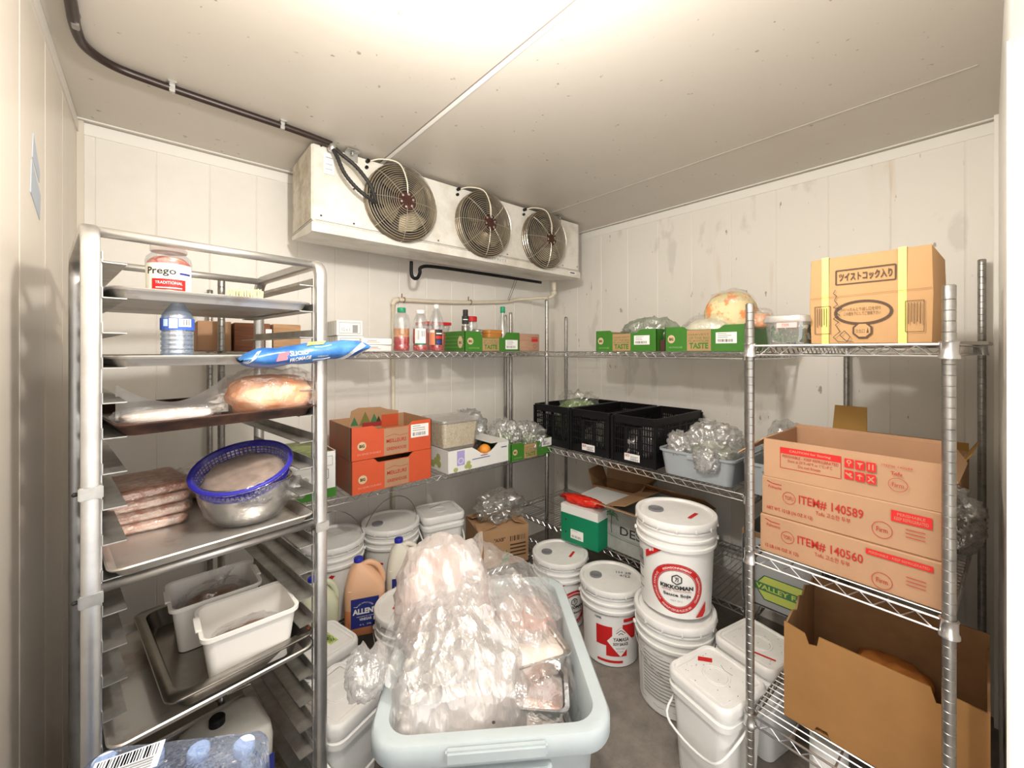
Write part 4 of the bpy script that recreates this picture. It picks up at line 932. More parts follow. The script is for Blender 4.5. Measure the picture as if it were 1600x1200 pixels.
# ---------------- cartons ----------------
def carton_shell(w, d, h, m, t=None, th=.004, name='carton_body', parent=None):
    b = B(); loft(b, [(w / 2, d / 2, .002, 0), (w / 2, d / 2, .002, h), (w / 2 - th, d / 2 - th, .002, h), (w / 2 - th, d / 2 - th, .002, th)], 2); return obj(name, b, m, parent)
def flap(parent, p0, p1, ln, ang, m, side=1, name='flap', label=None):
    """flap hinged on edge p0-p1 (local), opening outward by ang from vertical"""
    p0, p1 = Vector(p0), Vector(p1); e = (p1 - p0).normalized(); out = Vector((e.y, -e.x, 0)) * side
    dirn = Vector((0, 0, 1)) * math.cos(ang) + out * math.sin(ang); nrm = e.cross(dirn).normalized() * .0018
    a, c_, g, h_ = p0, p1, p1 + dirn * ln - e * ln * .04, p0 + dirn * ln + e * ln * .04
    b = B(); A = [b.verts.new(q + nrm) for q in (a, c_, g, h_)]; Cc = [b.verts.new(q - nrm) for q in (a, c_, g, h_)]
    b.faces.new(A); b.faces.new(Cc[::-1])
    for j in range(4): b.faces.new((A[j], A[(j + 1) % 4], Cc[(j + 1) % 4], Cc[j]))
    return obj(name, b, m, parent, label=label)
def closed_carton(name, label, loc, rz, w, d, h, m, group=None, decor=None, bulge=0):
    t = thing(name, label, 'box', loc, rz, group)
    b = B(); loft(b, [(w / 2 - .002, d / 2 - .002, .003, 0), (w / 2, d / 2, .004, .003), (w / 2 + bulge, d / 2 + bulge, .004, h / 2), (w / 2, d / 2, .004, h - .003), (w / 2 - .002, d / 2 - .002, .003, h)], 2); obj('carton_body', b, m, t, 30)
    b = B(); box(b, -w / 2 + .003, -.001, h - .0005, w / 2 - .003, .001, h + .0006); obj('top_seam', b, KRAFT_D, t)
    if decor: f = Face(t, w, h, y0=-d / 2 - bulge - .0004); decor(f); f.flush()
    return t
def produce(name, label, loc, rz, w, d, h, m, midmat=KRAFT, inner=KRAFT, group=None, decor=None, notch=.25, sidem=None):
    """open produce carton: high corners, lowered middle on the long sides"""
    t = thing(name, label, 'box', loc, rz, group); th = .003
    def prof(W2):
        a = W2 * .42; pts = [(-W2, 0), (W2, 0), (W2, h), (a + .02, h)] + [(a + .02 - .03 * k, h * (1 - notch * (1 - math.cos(PI * k)) / 2)) for k in (.25, .5, .75, 1)] + [(-a - .02 + .03 * k, h * (1 - notch * (1 - math.cos(PI * k)) / 2)) for k in (1, .75, .5, .25)] + [(-a - .02, h), (-W2, h)]
        return pts
    W2, D2 = w / 2, d / 2
    for s in (-1, 1): b = B(); prism(b, prof(W2), lambda x, z, y: (x, y, z), s * D2, s * (D2 - th)); obj('long_wall', b, m, t)
    for s in (-1, 1): b = B(); prism(b, [(-D2, 0), (D2, 0), (D2, h), (-D2, h)], lambda y, z, x: (x, y, z), s * W2, s * (W2 - th)); obj('end_wall', b, sidem or m, t)
    b = B()
    for s in (-1, 1):
        prism(b, [(x * .985, max(z, .003) * .995) for x, z in prof(W2)], lambda x, z, y: (x, y, z), s * (D2 - th), s * (D2 - 2 * th))
        prism(b, [(-D2 + th, .003), (D2 - th, .003), (D2 - th, h * .995), (-D2 + th, h * .995)], lambda y, z, x: (x, y, z), s * (W2 - th), s * (W2 - 2 * th))
    box(b, -W2 + th, -D2 + th, .001, W2 - th, D2 - th, .005)
    obj('lining', b, inner, t)
    if decor: f = Face(t, w, h, y0=-D2 - .0002); decor(f, notch); f.flush()
    return t
def dec_green(f, nt, tastes=True, st=(.66, .30, .9, .72)):
    f.rect(.30, .02, .60, 1 - nt - .02, KRAFT, 'kraft_panel'); 
    f.text('HARVEST', .32, .62, .58, .70, GREEN).text('OF THE BIG', .32, .48, .58, .57, GREEN).text('TASTE', .33, .10, .57, .34, GREEN, bold=.04)
    f.text('FLAVOUR', .32, .37, .58, .45, GREEN)
    f.disc(.09, .5, .05, .17, mat('tan_disc', (.65, .5, .3), .5), 'emblem').text('BIG', .06, .43, .12, .56, INKB, bold=.05).text('HOTHOUSE', .06, .12, .24, .19, mat('pale_green_ink', (.3, .55, .2), .5))
    f.sticker(*st)
HP = -PI / 2
def onright(yc, x0, d): return (x0 + d / 2, yc)
# upper right shelf green cartons
zt = 1.4975
produce('produce_carton', 'green produce carton on the top right shelf holding a grey bag of greens', (1.985 + .15, (1.524 + 1.131) / 2, zt), HP, .39, .30, .118, GREEN, group='green produce cartons', decor=dec_green, notch=.16)
produce('produce_carton', 'green produce carton on the top right shelf right under the cabbage bag', (1.985 + .15, (1.085 + .70) / 2, zt), HP, .385, .30, .122, GREEN, group='green produce cartons', decor=dec_green, notch=.14)
b = B(); box(b, -.02, -.02, 0, .02, .02, .06, bev=.003); o = tag(obj('small_dark_box', b, mat('dark_label_box', (.08, .03, .025), .5)), 'small dark box wedged between the two green cartons', 'box'); o.location = (2.03, 1.108, zt)
GREENS = mat('leafy_greens', (.16, .26, .08), .6, var=.6, vscale=30, vcol=(.3, .42, .18), bump=.6)
CABB = mat('shredded_cabbage', (.80, .70, .40), .55, var=.6, vscale=22, vcol=(.85, .33, .12), bump=1, bscale=40, thresh=(.52, .6))
CABB2 = mat('pale_cabbage', (.85, .83, .66), .5, var=.25, vscale=20, bump=.5)
bag('greens_bag', 'grey plastic bag of dark greens heaped in the left green carton', 'bag', (2.14, 1.26, zt + .008), (.11, .15, .09), FILM_G, mat('grey_greens', (.35, .4, .3), .6, var=.5, vscale=20), 61, .25, 2.2, inner_k=.9)
bag('white_bag', 'small white plastic bag in the far part of the right green carton', 'bag', (2.12, .99, zt + .008), (.10, .07, .07), FILM_W, CABB2, 63, .2, 2)
bag('cabbage_bag', 'flat bag of pale shredded cabbage lying on the right green carton', 'bag', (2.08, .90, zt + .008), (.085, .12, .088), FILM_C, CABB2, 65, .08, 2, inner_k=.95)
bag('coleslaw_bag', 'round bag of cabbage and carrot mix behind the flat cabbage bag', 'bag', (2.17, .835, zt + .008), (.105, .110, .150), FILM_C, CABB, 67, .05, 1.6, inner_k=1.06)
bag('carrot_bag', 'bag end with orange carrot pieces right of the big coleslaw bag', 'bag', (2.06, .665, zt + .10), (.05, .045, .045), FILM_C, mat('carrot_pieces', (.85, .3, .1), .5, var=.4, vscale=30, vcol=(.85, .7, .5)), 68, .3, 2)
# black crates
def crate(label, yc, w, x0=1.975, d=.54, h=.262, z=.8775, lbl=True, back=None):
    t = thing('plastic_crate', label, 'crate', (x0 + d / 2, yc, z), HP, 'black plastic crates')
    W2, D2 = w / 2 - .004, d / 2
    b = B()
    for z0_, z1_2 in ((0, .05), (h - .045, h)):
        if z0_ == 0: loft(b, [(W2 - .004, D2 - .004, .012, 0), (W2 - .004, D2 - .004, .012, .05), (W2 - .008, D2 - .008, .012, .05), (W2 - .008, D2 - .008, .012, .004)], 3)
        else: loft(b, [(W2 - .004, D2 - .004, .012, z0_), (W2 - .004, D2 - .004, .012, h - .012), (W2, D2, .014, h - .012), (W2, D2, .014, h), (W2 - .012, D2 - .012, .012, h), (W2 - .008, D2 - .008, .012, z0_), (W2 - .004, D2 - .004, .012, z0_)], 3, False, False)
    for ax in (0, 1):
        Ls = (W2 if ax == 0 else D2) - .01; n = int(2 * Ls / .014)
        for s in (-1, 1):
            for i in range(n + 1):
                p = -Ls + 2 * Ls * i / n; q = s * ((D2 if ax == 0 else W2) - .006)
                hole = s == -1 and ax == 0 and abs(p) < w * .2
                top = h - .06 if hole else h - .04
                wd = .003 if (i % 6) else .008
                if ax == 0: box(b, p - wd, q - .002, .045, p + wd, q + .002, top)
                else: box(b, q - .002, p - wd, .045, q + .002, p + wd, top)
            for zz in (.085, .125, .165, .2):
                q = s * ((D2 if ax == 0 else W2) - .006)
                if ax == 0: box(b, -Ls, q - .003, zz - .003, Ls, q + .003, zz + .003)
                else: box(b, q - .003, -Ls, zz - .003, q + .003, Ls, zz + .003)
    for sx in (-1, 1):
        for sy in (-1, 1): box(b, sx * (W2 - .006) - .008, sy * (D2 - .006) - .008, 0, sx * (W2 - .006) + .008, sy * (D2 - .006) + .008, h - .01)
    obj('crate_body', b, BLACK, t)
    if lbl:
        b = B(); y0 = -D2 - .001; box(b, -.05, y0 - .001, .02, .045, y0, .058); l = obj('label_card', b, WHITE_P, t)
        f = Face(l, .095, .038, y0=y0 - .0012, x0=-.05, z0=.02); f.text('OCV', .05, .5, .35, .88, INKR, bold=.04).rect(.4, .6, .9, .68, INKG, 'lettering').rect(.4, .45, .8, .52, INKG, 'lettering').bars(.4, .1, .9, .36, INK, 12); f.flush()
    return t
crate('leftmost black plastic crate on the middle right shelf, bag of greens on it', 1.885, .325, lbl=False)
crate('middle black plastic crate of the three on the right shelf', 1.57, .30)
crate('rightmost black plastic crate of the three, beside the grey tub', 1.27, .285)
bag('greens_bag', 'clear bag of green vegetables on top of the leftmost crate', 'bag', (2.22, 1.86, .885), (.16, .13, .165), FILM_C, GREENS, 71, .25, 2.2, inner_k=.92, sub=5)
bag('vegetable_bag', 'clear bag inside the middle black crate', 'bag', (2.15, 1.57, .885), (.15, .10, .08), FILM, GREENS, 73, .25, 2.2)
bag('vegetable_bag', 'clear bag with purple vegetables inside the rightmost crate', 'bag', (2.15, 1.27, .885), (.16, .10, .085), FILM, mat('purple_veg', (.18, .1, .2), .5, var=.5), 75, .25, 2.2)
# grey tubs
def bustub(label, cx_, cy_, z, w, d, h):
    t = thing('bus_tub', label, 'tub', (cx_, cy_, z), HP, 'grey bus tubs')
    b = B(); hx, hy = w / 2, d / 2
    loft(b, [(hx * .86, hy * .9, .03, 0), (hx * .95, hy * .96, .035, h - .012), (hx * 1.0, hy * 1.0, .04, h - .012), (hx * 1.0, hy * 1.0, .04, h - .001), (hx * .985, hy * .985, .04, h), (hx * .94, hy * .95, .035, h - .004), (hx * .84, hy * .88, .03, .004)], 6); obj('tub_body', b, GREYT, t, 45)
    b = B(); box(b, -.03, -hy - .003, h - .03, .03, -hy + .004, h - .008, bev=.002); obj('grip', b, GREYT, t); return t
bustub('grey plastic bus tub with bagged vegetables beside the black crates', 2.18, .925, .8775, .375, .46, .128)
bustub('second grey bus tub half hidden behind the near post', 2.18, .60, .8775, .22, .46, .14)
bag('vegetable_bag', 'large crumpled clear bag with pale vegetables heaped in the grey tub', 'bag', (2.12, .905, .885), (.13, .13, .12), FILM, mat('pale_veg', (.62, .66, .48), .5, var=.4, vscale=14), 77, .3, 2.4, sub=5, inner_k=.7, tail=(.03, .04, .19, .07))
bag('vegetable_bag', 'clear bag bunched at the left end of the grey tub against the crate', 'bag', (2.0, 1.02, .97), (.045, .05, .06), FILM, None, 79, .35, 2.6)
bag('vegetable_bag', 'clear plastic bag hanging out over the front of the grey tub', 'bag', (1.955, .86, .93), (.04, .055, .055), FILM, None, 81, .35, 2.8)
bag('vegetable_bag', 'clear plastic bag in the second bus tub behind the tofu cartons', 'bag', (2.2, .60, .885), (.11, .08, .14), FILM_T, mat('pale_bag_content', (.6, .58, .52), .5), 83, .3, 2.4, inner_k=.5)
# low right shelf
zl = .3795
t = closed_carton('green_carton', 'green and white carton with two holes on the low shelf at the corner', (1.845 + .2, 1.56, zl), HP + R(6), .255, .4, .165, GREEN2, decor=lambda f: (f.sticker(.28, .18, .62, .5, 1), f.disc(.15, .34, .02, .035, INK, n=12), f.disc(.15, .78, .02, .035, INK, n=12)))
b = B(); box(b, -.126, -.2, .166, .126, .2, .215); obj('white_band', b, WHITE_C, t)
t2 = tag(obj('red_bag', blob(.135, .05, .022, 85, .3, 3, 4), mat('red_film', (.75, .03, .015), .3, bump=.5), None, True), 'crumpled red plastic bag edge on the green carton', 'bag'); t2.location = (1.91, 1.57, .596); t2.rotation_euler = (0, 0, HP + R(6))
t = thing('open_carton', 'brown open carton standing behind the green carton', 'box', (2.36, 1.60, zl), HP + R(8)); carton_shell(.33, .2, .22, KRAFT_D, parent=t)
flap(t, (-.165, .1, .22), (.165, .1, .22), .10, R(-10), KRAFT, 1); flap(t, (-.165, -.1, .22), (-.165, .1, .22), .1, R(20), KRAFT_D, -1); flap(t, (.165, -.1, .22), (.165, .1, .22), .08, R(30), KRAFT, 1)
t = thing('fruit_carton', 'grey printed fruit carton with palm tree and open kraft flaps on the low shelf', 'box', (1.955 + .215, 1.215, zl), HP)
carton_shell(.44, .42, .235, mat('grey_printed_carton', (.42, .43, .41), .65, var=.2, vscale=15), parent=t)
f = Face(t, .44, .235, y0=-.211); f.text('DESTINY', .22, .42, .95, .62, INK, bold=.01)
for k in range(8):
    a = R(200 - 20 * k); f.line([(.55, .66), (.55 + .55 * math.cos(a), .66 + .36 * abs(math.sin(a)))], .0015, INKG)
GP = mat('palm_print', (.06, .2, .08), .6)
for k in range(6):
    a = R(-20 + 44 * k); f.line([(.10, .82), (.10 + .06 * math.cos(a), .82 + .08 * math.sin(a) + .03), (.10 + .10 * math.cos(a), .80 + .10 * math.sin(a) - .03)], .006, GP)
f.line([(.10, .82), (.09, .55), (.10, .4)], .004, INKB).line([(.02, .42), (.2, .38), (.4, .36), (.7, .38)], .002, INKG).line([(.02, .36), (.25, .32), (.6, .32)], .002, GP); f.flush()
flap(t, (-.22, -.21, .235), (.22, -.21, .235), .16, R(68), KRAFT, 1); flap(t, (-.22, .21, .235), (.22, .21, .235), .16, R(-60), KRAFT_D, -1)
flap(t, (-.22, -.21, .235), (-.22, .21, .235), .13, R(-78), KRAFT, -1); flap(t, (.22, -.21, .235), (.22, .21, .235), .13, R(-80), KRAFT_D, 1)
b = B(); box(b, -.10, -.08, 0, .10, .08, .05, bev=.004); o = tag(obj('paper_sheet', b, WHITE_P), 'white paper pad lying inside the palm tree fruit carton', 'paper'); o.location = (2.15, 1.25, .565); o.rotation_euler = (0, 0, R(20))
o.location.z = .386; o.scale.z = 3.6
t = thing('farm_carton', 'grey farm carton with green and yellow badge behind the nearest shelving post', 'box', (2.01 + .2, .575, zl), HP)
carton_shell(.305, .4, .32, mat('grey_farm_carton', (.36, .37, .38), .6), parent=t)
f = Face(t, .305, .32, y0=-.2005)
f.frameline(.02, .02, .98, .98, .006, INK).rect(.0, .93, 1, 1, KRAFT_D, 'top_band')
YG = mat('yellow_green_badge', (.5, .58, .12), .5); bd = [(.22, .22), (.30, .12), (.88, .12), (.96, .22), (.96, .34), (.88, .44), (.30, .44), (.22, .34)]
f.poly(bd, YG, 'badge').line(bd + bd[:1], .004, mat('dark_green_ink', (.02, .12, .06), .5)).rect(.17, .23, 1.0, .335, GP, 'badge_band').text('VALLEY FARMS', .19, .25, .98, .315, YG, bold=.03); f.flush()

# near unit: coordinates in the unit's frame
def NU(x, y, z): c, s = math.cos(NRZ), math.sin(NRZ); return (1.4125 + c * x - s * y, .0586 + s * x + c * y, z)
NH = HP + NRZ
# tofu cartons
zk = .8665
def tofu_small(f, code, first):
    f.line([(.04, .90), (.08, .85), (.14, .845)], .0025, INKR).text('Pulmuone', .05, .72, .14, .80, INKR)
    f.disc(.19, .56, .043, .155, INKR, 'printed_ring', inner=.93).text('TOFU', .162, .51, .218, .61, INKR)
    f.text('ITEM# ' + code, .255, .47, .63, .70, INKR, bold=.012).text('Tofu \uace0\uc18c\ud55c \ub450\ubd80', .36, .31, .56, .43, INKR)
    f.text('NET WT. 12 LB (16 OZ X 12)' if first else '12 LB (16 OZ X 12)', .04, .14, .34 if first else .26, .25, INKR, bold=.01)
    f.disc(.725, .36 if first else .24, .052, .185, INKR, 'printed_ring', inner=.94).text('Firm', .697, .31 if first else .19, .753, .42 if first else .30, INKR)
    if first: f.rect(.77, .62, .96, .86, RED2).text('PERISHABLE', .80, .76, .93, .82, KRAFT_L).text('KEEP REFRIGERATED', .785, .66, .945, .73, KRAFT_L)
    else: f.rect(.645, .76, .96, .89, RED2).text('PERISHABLE - KEEP REFRIGERATED', .66, .795, .945, .85, KRAFT_L)
    for k in range(3): f.rect(.84, .50 - .08 * k, .93, .515 - .08 * k, INKR, 'lettering')
def tofu_top(f):
    f.frameline(.12, .30, .50, .83, .0016, INKR).rect(.12, .68, .50, .83, RED2).text('CAUTION for Storing', .18, .72, .44, .79, KRAFT_L, bold=.02)
    f.text('PERISHABLE - KEEP REFRIGERATED', .135, .58, .485, .65, INKR).text('Store at 33\u00b0F~40\u00b0F or 1\u00b0C~4\u00b0C', .17, .475, .45, .55, INKR).text('Do not freeze', .24, .37, .38, .44, INKR)
    for i in range(3):
        for j in range(2):
            u, v = .52 + .06 * i, .60 - .27 * j; f.rect(u, v, u + .05, v + .21, RED2)
            uc, vc = u + .025, v + .1
            if (i, j) == (0, 0): f.disc(uc, vc + .04, .014, .045, KRAFT_L, 'symbol', inner=.5).line([(uc, vc), (uc, vc - .06)], .002, KRAFT_L, 'symbol')
            elif (i, j) == (1, 0): f.poly([(uc - .018, vc + .06), (uc + .018, vc + .06), (uc, vc - .01)], KRAFT_L, 'symbol').line([(uc, vc), (uc, vc - .06)], .002, KRAFT_L, 'symbol')
            elif (i, j) == (2, 0): f.line([(uc - .01, vc - .06), (uc - .01, vc + .07)], .003, KRAFT_L, 'symbol').line([(uc + .01, vc - .06), (uc + .01, vc + .07)], .003, KRAFT_L, 'symbol')
            elif (i, j) == (0, 1): f.line([(uc - .018, vc + .05), (uc, vc), (uc + .018, vc - .05)], .004, KRAFT_L, 'symbol').disc(uc + .008, vc + .03, .008, .03, KRAFT_L, 'symbol', n=8)
            elif (i, j) == (1, 1): f.poly([(uc - .018, vc + .02), (uc, vc + .07), (uc + .018, vc + .02)], KRAFT_L, 'symbol').line([(uc, vc + .02), (uc, vc - .06)], .002, KRAFT_L, 'symbol')
            else: f.line([(uc - .015, vc - .06), (uc + .015, vc + .06)], .003, KRAFT_L, 'symbol').line([(uc - .015, vc + .06), (uc + .015, vc - .06)], .003, KRAFT_L, 'symbol')
    f.text('ITEM# 140589', .72, .78, .87, .83, INKR).text('Tofu', .765, .62, .82, .70, INKR, bold=.02).disc(.80, .42, .048, .15, INKR, 'printed_ring', inner=.94).text('Firm', .772, .37, .828, .46, INKR)
TW = .405
c_ = NU(.03 + .15, .215, zk); closed_carton('tofu_carton', 'lowest tofu carton, printed 140560, on the nearest shelf', (c_[0], c_[1], zk), NH, TW, .30, .117, KRAFT_L, 'tofu cartons', lambda f: tofu_small(f, '140560', False))
closed_carton('tofu_carton', 'middle tofu carton, printed 140589, in the stack', (c_[0] + .005, c_[1], zk + .118), NH + R(.3), TW - .006, .30, .119, KRAFT_L, 'tofu cartons', lambda f: tofu_small(f, '140589', True))
t = thing('tofu_carton', 'open topmost tofu carton with CAUTION panel and raised flap', 'box', (c_[0] + .008, c_[1] - .002, zk + .238), NH + R(.5), 'tofu cartons')
carton_shell(TW - .01, .30, .118, KRAFT_L, parent=t); f = Face(t, TW - .01, .118, y0=-.1505); tofu_top(f); f.flush()
flap(t, (-.1975, .15, .118), (.1975, .15, .118), .012, R(-5), KRAFT_L, 1); flap(t, (-.1975, -.15, .118), (-.1975, .15, .118), .10, R(128), KRAFT, -1); flap(t, (.1975, -.14, .118), (.1975, .15, .118), .05, R(150), KRAFT, 1)
# carton and bags behind
c2 = NU(.72, .20, zk); t = thing('open_carton', 'brown open carton behind the tofu stack with one flap standing up', 'box', (c2[0], c2[1], zk), NH); carton_shell(.36, .3, .26, KRAFT, parent=t)
flap(t, (-.165, -.149, .258), (-.055, -.149, .258), .165, R(-10), mat('yellowish_kraft', (.36, .20, .05), .8), 1); flap(t, (-.12, .15, .26), (.18, .15, .26), .03, R(-20), MATS['yellowish_kraft'], 1); flap(t, (.18, -.15, .26), (.18, .15, .26), .05, R(30), MATS['yellowish_kraft'], 1)
bag('vegetable_bag', 'clear plastic bag sticking out of the open carton behind the tofu', 'bag', (c2[0], c2[1], zk + .006), (.12, .14, .10), FILM, None, 87, .25, 2.4)
c3 = NU(.50, .075, zk)
bag('produce_bag', 'clear bag of dark vegetables behind the right end of the tofu cartons', 'bag', (c3[0], c3[1], zk), (.09, .10, .10), FILM, mat('dark_veg', (.12, .11, .07), .5, var=.5, vscale=16, vcol=(.4, .36, .28)), 89, .3, 2.4, sub=5)
# strapped box on top
zs_ = 1.5195
def dec_jap(f):
    f.frameline(.24, .68, .735, .84, .0035, INKB).text('\u30c4\u30a4\u30b9\u30c8\u30b3\u30c3\u30af\u5165\u308a', .265, .71, .71, .81, INKB, bold=.03)
    th = .007; pts = [(.47 + .235 * math.cos(a), .35 + .125 * math.sin(a)) for a in [2 * PI * i / 40 for i in range(41)]]
    f.line(pts, th, INKB).text('\u3044\u3063\u305f\u3093\u3068\u308a\u51fa\u3057\u53e3\u3092\u5207\u308a', .31, .37, .62, .41, INKB).text('\u3053\u306e\u9762\u3092\u4e0b\u306b\u3057\u3066\u3054\u4f7f\u7528\u4e0b\u3055\u3044', .31, .32, .62, .36, INKB)
    oc = [(.47 + .09 * math.cos(R(22.5 + 45 * i)), .15 + .095 * math.sin(R(22.5 + 45 * i))) for i in range(9)]
    f.poly(oc[:-1], INKB).poly([(.47 + (a - .47) * .8, .15 + (b_ - .15) * .8) for a, b_ in oc[:-1]], KRAFT_J).text('\u6ce8\u51fa\u53e3', .41, .12, .49, .165, INKB).poly([(.505, .12), (.525, .12), (.515, .18)], INKB)
    for u0, u1 in ((.045, .19), (.81, .945)):
        f.frameline(u0, .12, u1, .44, .0015, INKB)
        for k in range(5): f.rect(u0 + .02 + .022 * k, .2 + .02 * (k % 2), u0 + .026 + .022 * k, .42, INKB, 'lettering')
    f.line([(0, .54), (1, .56)], .0012, KRAFT_D, 'crease')
    sq = [(.24, .62), (.22, .58), (.25, .55), (.23, .50), (.26, .45), (.22, .42), (.30, .40), (.24, .36), (.28, .33), (.22, .29), (.27, .25), (.24, .22), (.28, .14), (.22, .08), (.26, .03), (.34, .02), (.37, .08), (.32, .15), (.28, .10), (.33, .04), (.4, .02)]
    f.line(sq, .0016, INK, 'scribble')
zb = closed_carton('strapped_carton', 'brown Japanese printed carton with two yellow straps on the nearest top shelf', (1.515 + .14, .218, zs_), HP - R(2), .262, .28, .255, KRAFT_J, decor=dec_jap, bulge=.003)
for x in (-.094, .075):
    b = B(); w_ = .0085; D = .1445; H = .2565
    for (y0, z0, y1, z1) in ((-D, -.0, -D + .001, H), (-D, H - .0005, D, H + .001), (D - .001, 0, D, H)): box(b, x - w_, y0, max(z0, 0), x + w_, y1, z1)
    obj('strap', b, YELLOW, zb)
# clear container of greens
cg = (1.60, .415)
t = thing('clear_container', 'clear lidded container of dark green herbs with pink tape, near the strapped box', 'container', (*cg, zs_), HP)
b = B(); loft(b, [(.052, .11, .02, 0), (.056, .115, .02, .07), (.06, .119, .022, .072)], 4, True, False); obj('container', b, CLEAR, t, 50)
b = B(); loft(b, [(.062, .121, .022, .070), (.063, .122, .022, .078), (.058, .117, .02, .090), (.05, .11, .02, .092)], 4); obj('lid', b, film('smoky_lid', (.7, .68, .65), .4, .15, .7, 10, .2), t, 50)
b = B(); rnd = random.Random(5)
for k in range(150):
    x, y, z = rnd.uniform(-.042, .042), rnd.uniform(-.1, .1), rnd.uniform(.004, .05); a = rnd.uniform(0, 6.28)
    tube(b, [(x, y, z), (x + .02 * math.cos(a) * .4, y + .012 * math.sin(a), z + .009), (x + .006 * math.cos(a), y + .022 * math.sin(a) * .5, z + .016)], [.002, .005, .001], 4)
tag(obj('herbs', b, mat('dark_green_herb', (.02, .14, .03), .4, var=.5), t, True), None, None, kind='stuff')
f = Face(t, .055, .016, y0=-.1175, x0=-.02, z0=.052); f.rect(0, 0, 1, 1, PINKP, 'tape_label').text('7/09', .25, .2, .6, .8, INKR); f.flush()
b = blob(.06, .05, .045, 91, .25, 2, 4); o = tag(obj('white_bag', b, FILM_W, None, True), 'white plastic bag between the herb container and strapped box', 'bag'); o.location = (1.80, .385, zs_)
# flat grey tray under back part
b = B(); box(b, -.16, -.22, 0, .16, .22, .012, bev=.002); o = tag(obj('flat_board', b, mat('grey_board', (.55, .52, .48), .5)), 'flat grey board edge sticking out at the right end of the top shelf', 'board'); o.location = (2.25, .21, zs_); o.rotation_euler = (0, 0, R(-2))
# big open brown carton
zq = .3535
t = thing('large_carton', 'large torn open brown carton on the lowest nearest shelf', 'box', (1.50 + .165, .207, zq), HP)
Wb, Db, Hb = .425, .33, .285
b = B()
prism(b, [(-Wb / 2, 0), (-Wb / 2 + .075, 0), (-Wb / 2 + .085, .02), (-Wb / 2 + .11, .02), (-Wb / 2 + .12, 0), (Wb / 2, 0), (Wb / 2, Hb - .004), (Wb / 2 - .06, Hb), (Wb / 2 - .065, Hb - .03), (Wb / 2 - .09, Hb - .035), (Wb / 2 - .10, Hb), (-Wb / 2 + .09, Hb + .005), (-Wb / 2 + .085, Hb - .025), (-Wb / 2 + .065, Hb - .03), (-Wb / 2 + .055, Hb - .002), (-Wb / 2, Hb + .01)], lambda x, z, y: (x, y, z), -Db / 2, -Db / 2 + .005); obj('front_wall', b, KRAFT_B, t)
b = B(); box(b, -Wb / 2, Db / 2 - .005, 0, Wb / 2, Db / 2, Hb + .04); obj('back_wall', b, KRAFT_D, t)
b = B(); box(b, Wb / 2 - .005, -Db / 2 + .005, 0, Wb / 2, Db / 2 - .005, Hb); obj('side_wall', b, KRAFT_D, t)
b = B(); prism(b, [(-Db / 2 + .005, 0), (Db / 2 - .005, 0), (Db / 2 - .005, Hb + .04), (Db / 2 - .05, Hb + .02), (.05, Hb + .045), (.02, Hb + .02), (-.02, Hb + .035), (-.05, Hb + .0), (-.09, Hb + .015), (-Db / 2 + .005, Hb)], lambda y, z, x: (x, y, z), -Wb / 2, -Wb / 2 + .005); obj('torn_side_wall', b, KRAFT_D, t)
b = B(); box(b, -Wb / 2 + .005, -Db / 2 + .005, .001, Wb / 2 - .005, Db / 2 - .005, .006); obj('bottom', b, KRAFT_B, t)
b = blob(.15, .10, .085, 93, .2, 2, 4, power=3); o = tag(obj('squash_heap', b, mat('orange_brown_produce', (.55, .2, .04), .5, var=.4, vscale=10, vcol=(.3, .1, .03)), None, True), 'orange brown produce lying inside the large torn carton', 'food'); o.location = (1.67, .2, zq + .008)

# ---------------- back unit: middle shelf ----------------
zm = .828
def dec_red_box(f, nt):
    f.rect(.38, .02, .69, 1 - nt - .02, KRAFT_L, 'kraft_panel').text('MEILLEURS', .41, .40, .66, .52, INKR, bold=.02).text('GREENHOUSE', .41, .16, .66, .26, INKR, bold=.02)
    f.line([(.40, .60), (.5, .66), (.58, .60), (.68, .63)], .0018, INKR)
    f.disc(.12, .42, .05, .13, mat('tan_disc', (.65, .5, .3), .5), 'emblem').text('BIG', .09, .37, .15, .47, INKB, bold=.05).text('EN SERRE DURABLE', .07, .14, .34, .20, mat('pale_red_ink', (.75, .35, .25), .5))
REDS = mat('dark_print_side', (.22, .14, .09), .6, var=.5, vscale=14, vcol=(.45, .1, .04))
RCX, RCY = .90, 2.085
for i in (0, 1):
    t = produce('tomato_carton', 'upper open red produce carton, trees printed inside' if i else 'lower red produce carton under the open one', (RCX, RCY, zm + .157 * i), R(1 - i), .42, .31, .155, RED, KRAFT_L, KRAFT, 'stacked red produce cartons', dec_red_box, .12 if i else .14, REDS)
    if i:
        f = Face(t, .42, .155, y0=-.1555); f.sticker(.72, .45, .96, .88, 3); f.flush()
        b = B(); prism(b, [(-.12, .08), (.16, .08), (.17, .17), (.10, .185), (.06, .20), (-.06, .205), (-.10, .19)], lambda x, z, y: (x, y, z), .150, .147); obj('back_panel', b, KRAFT, t)
        f = Face(t, .42, .155, y0=.1465)
        for (u, v, s_, c) in ((.30, .72, .05, GP), (.44, .70, .08, mat('olive_print', (.2, .18, .05), .6)), (.56, .72, .06, GP), (.62, .68, .05, INKB)): f.poly([(u - s_, v), (u + s_, v), (u, v + s_ * 6)], c, 'printed_tree')
        f.rect(.4, .62, .66, .78, mat('dark_red_bush', (.35, .03, .03), .6)).rect(.66, .55, .9, 1.0, RED, 'printed_tree'); f.flush()
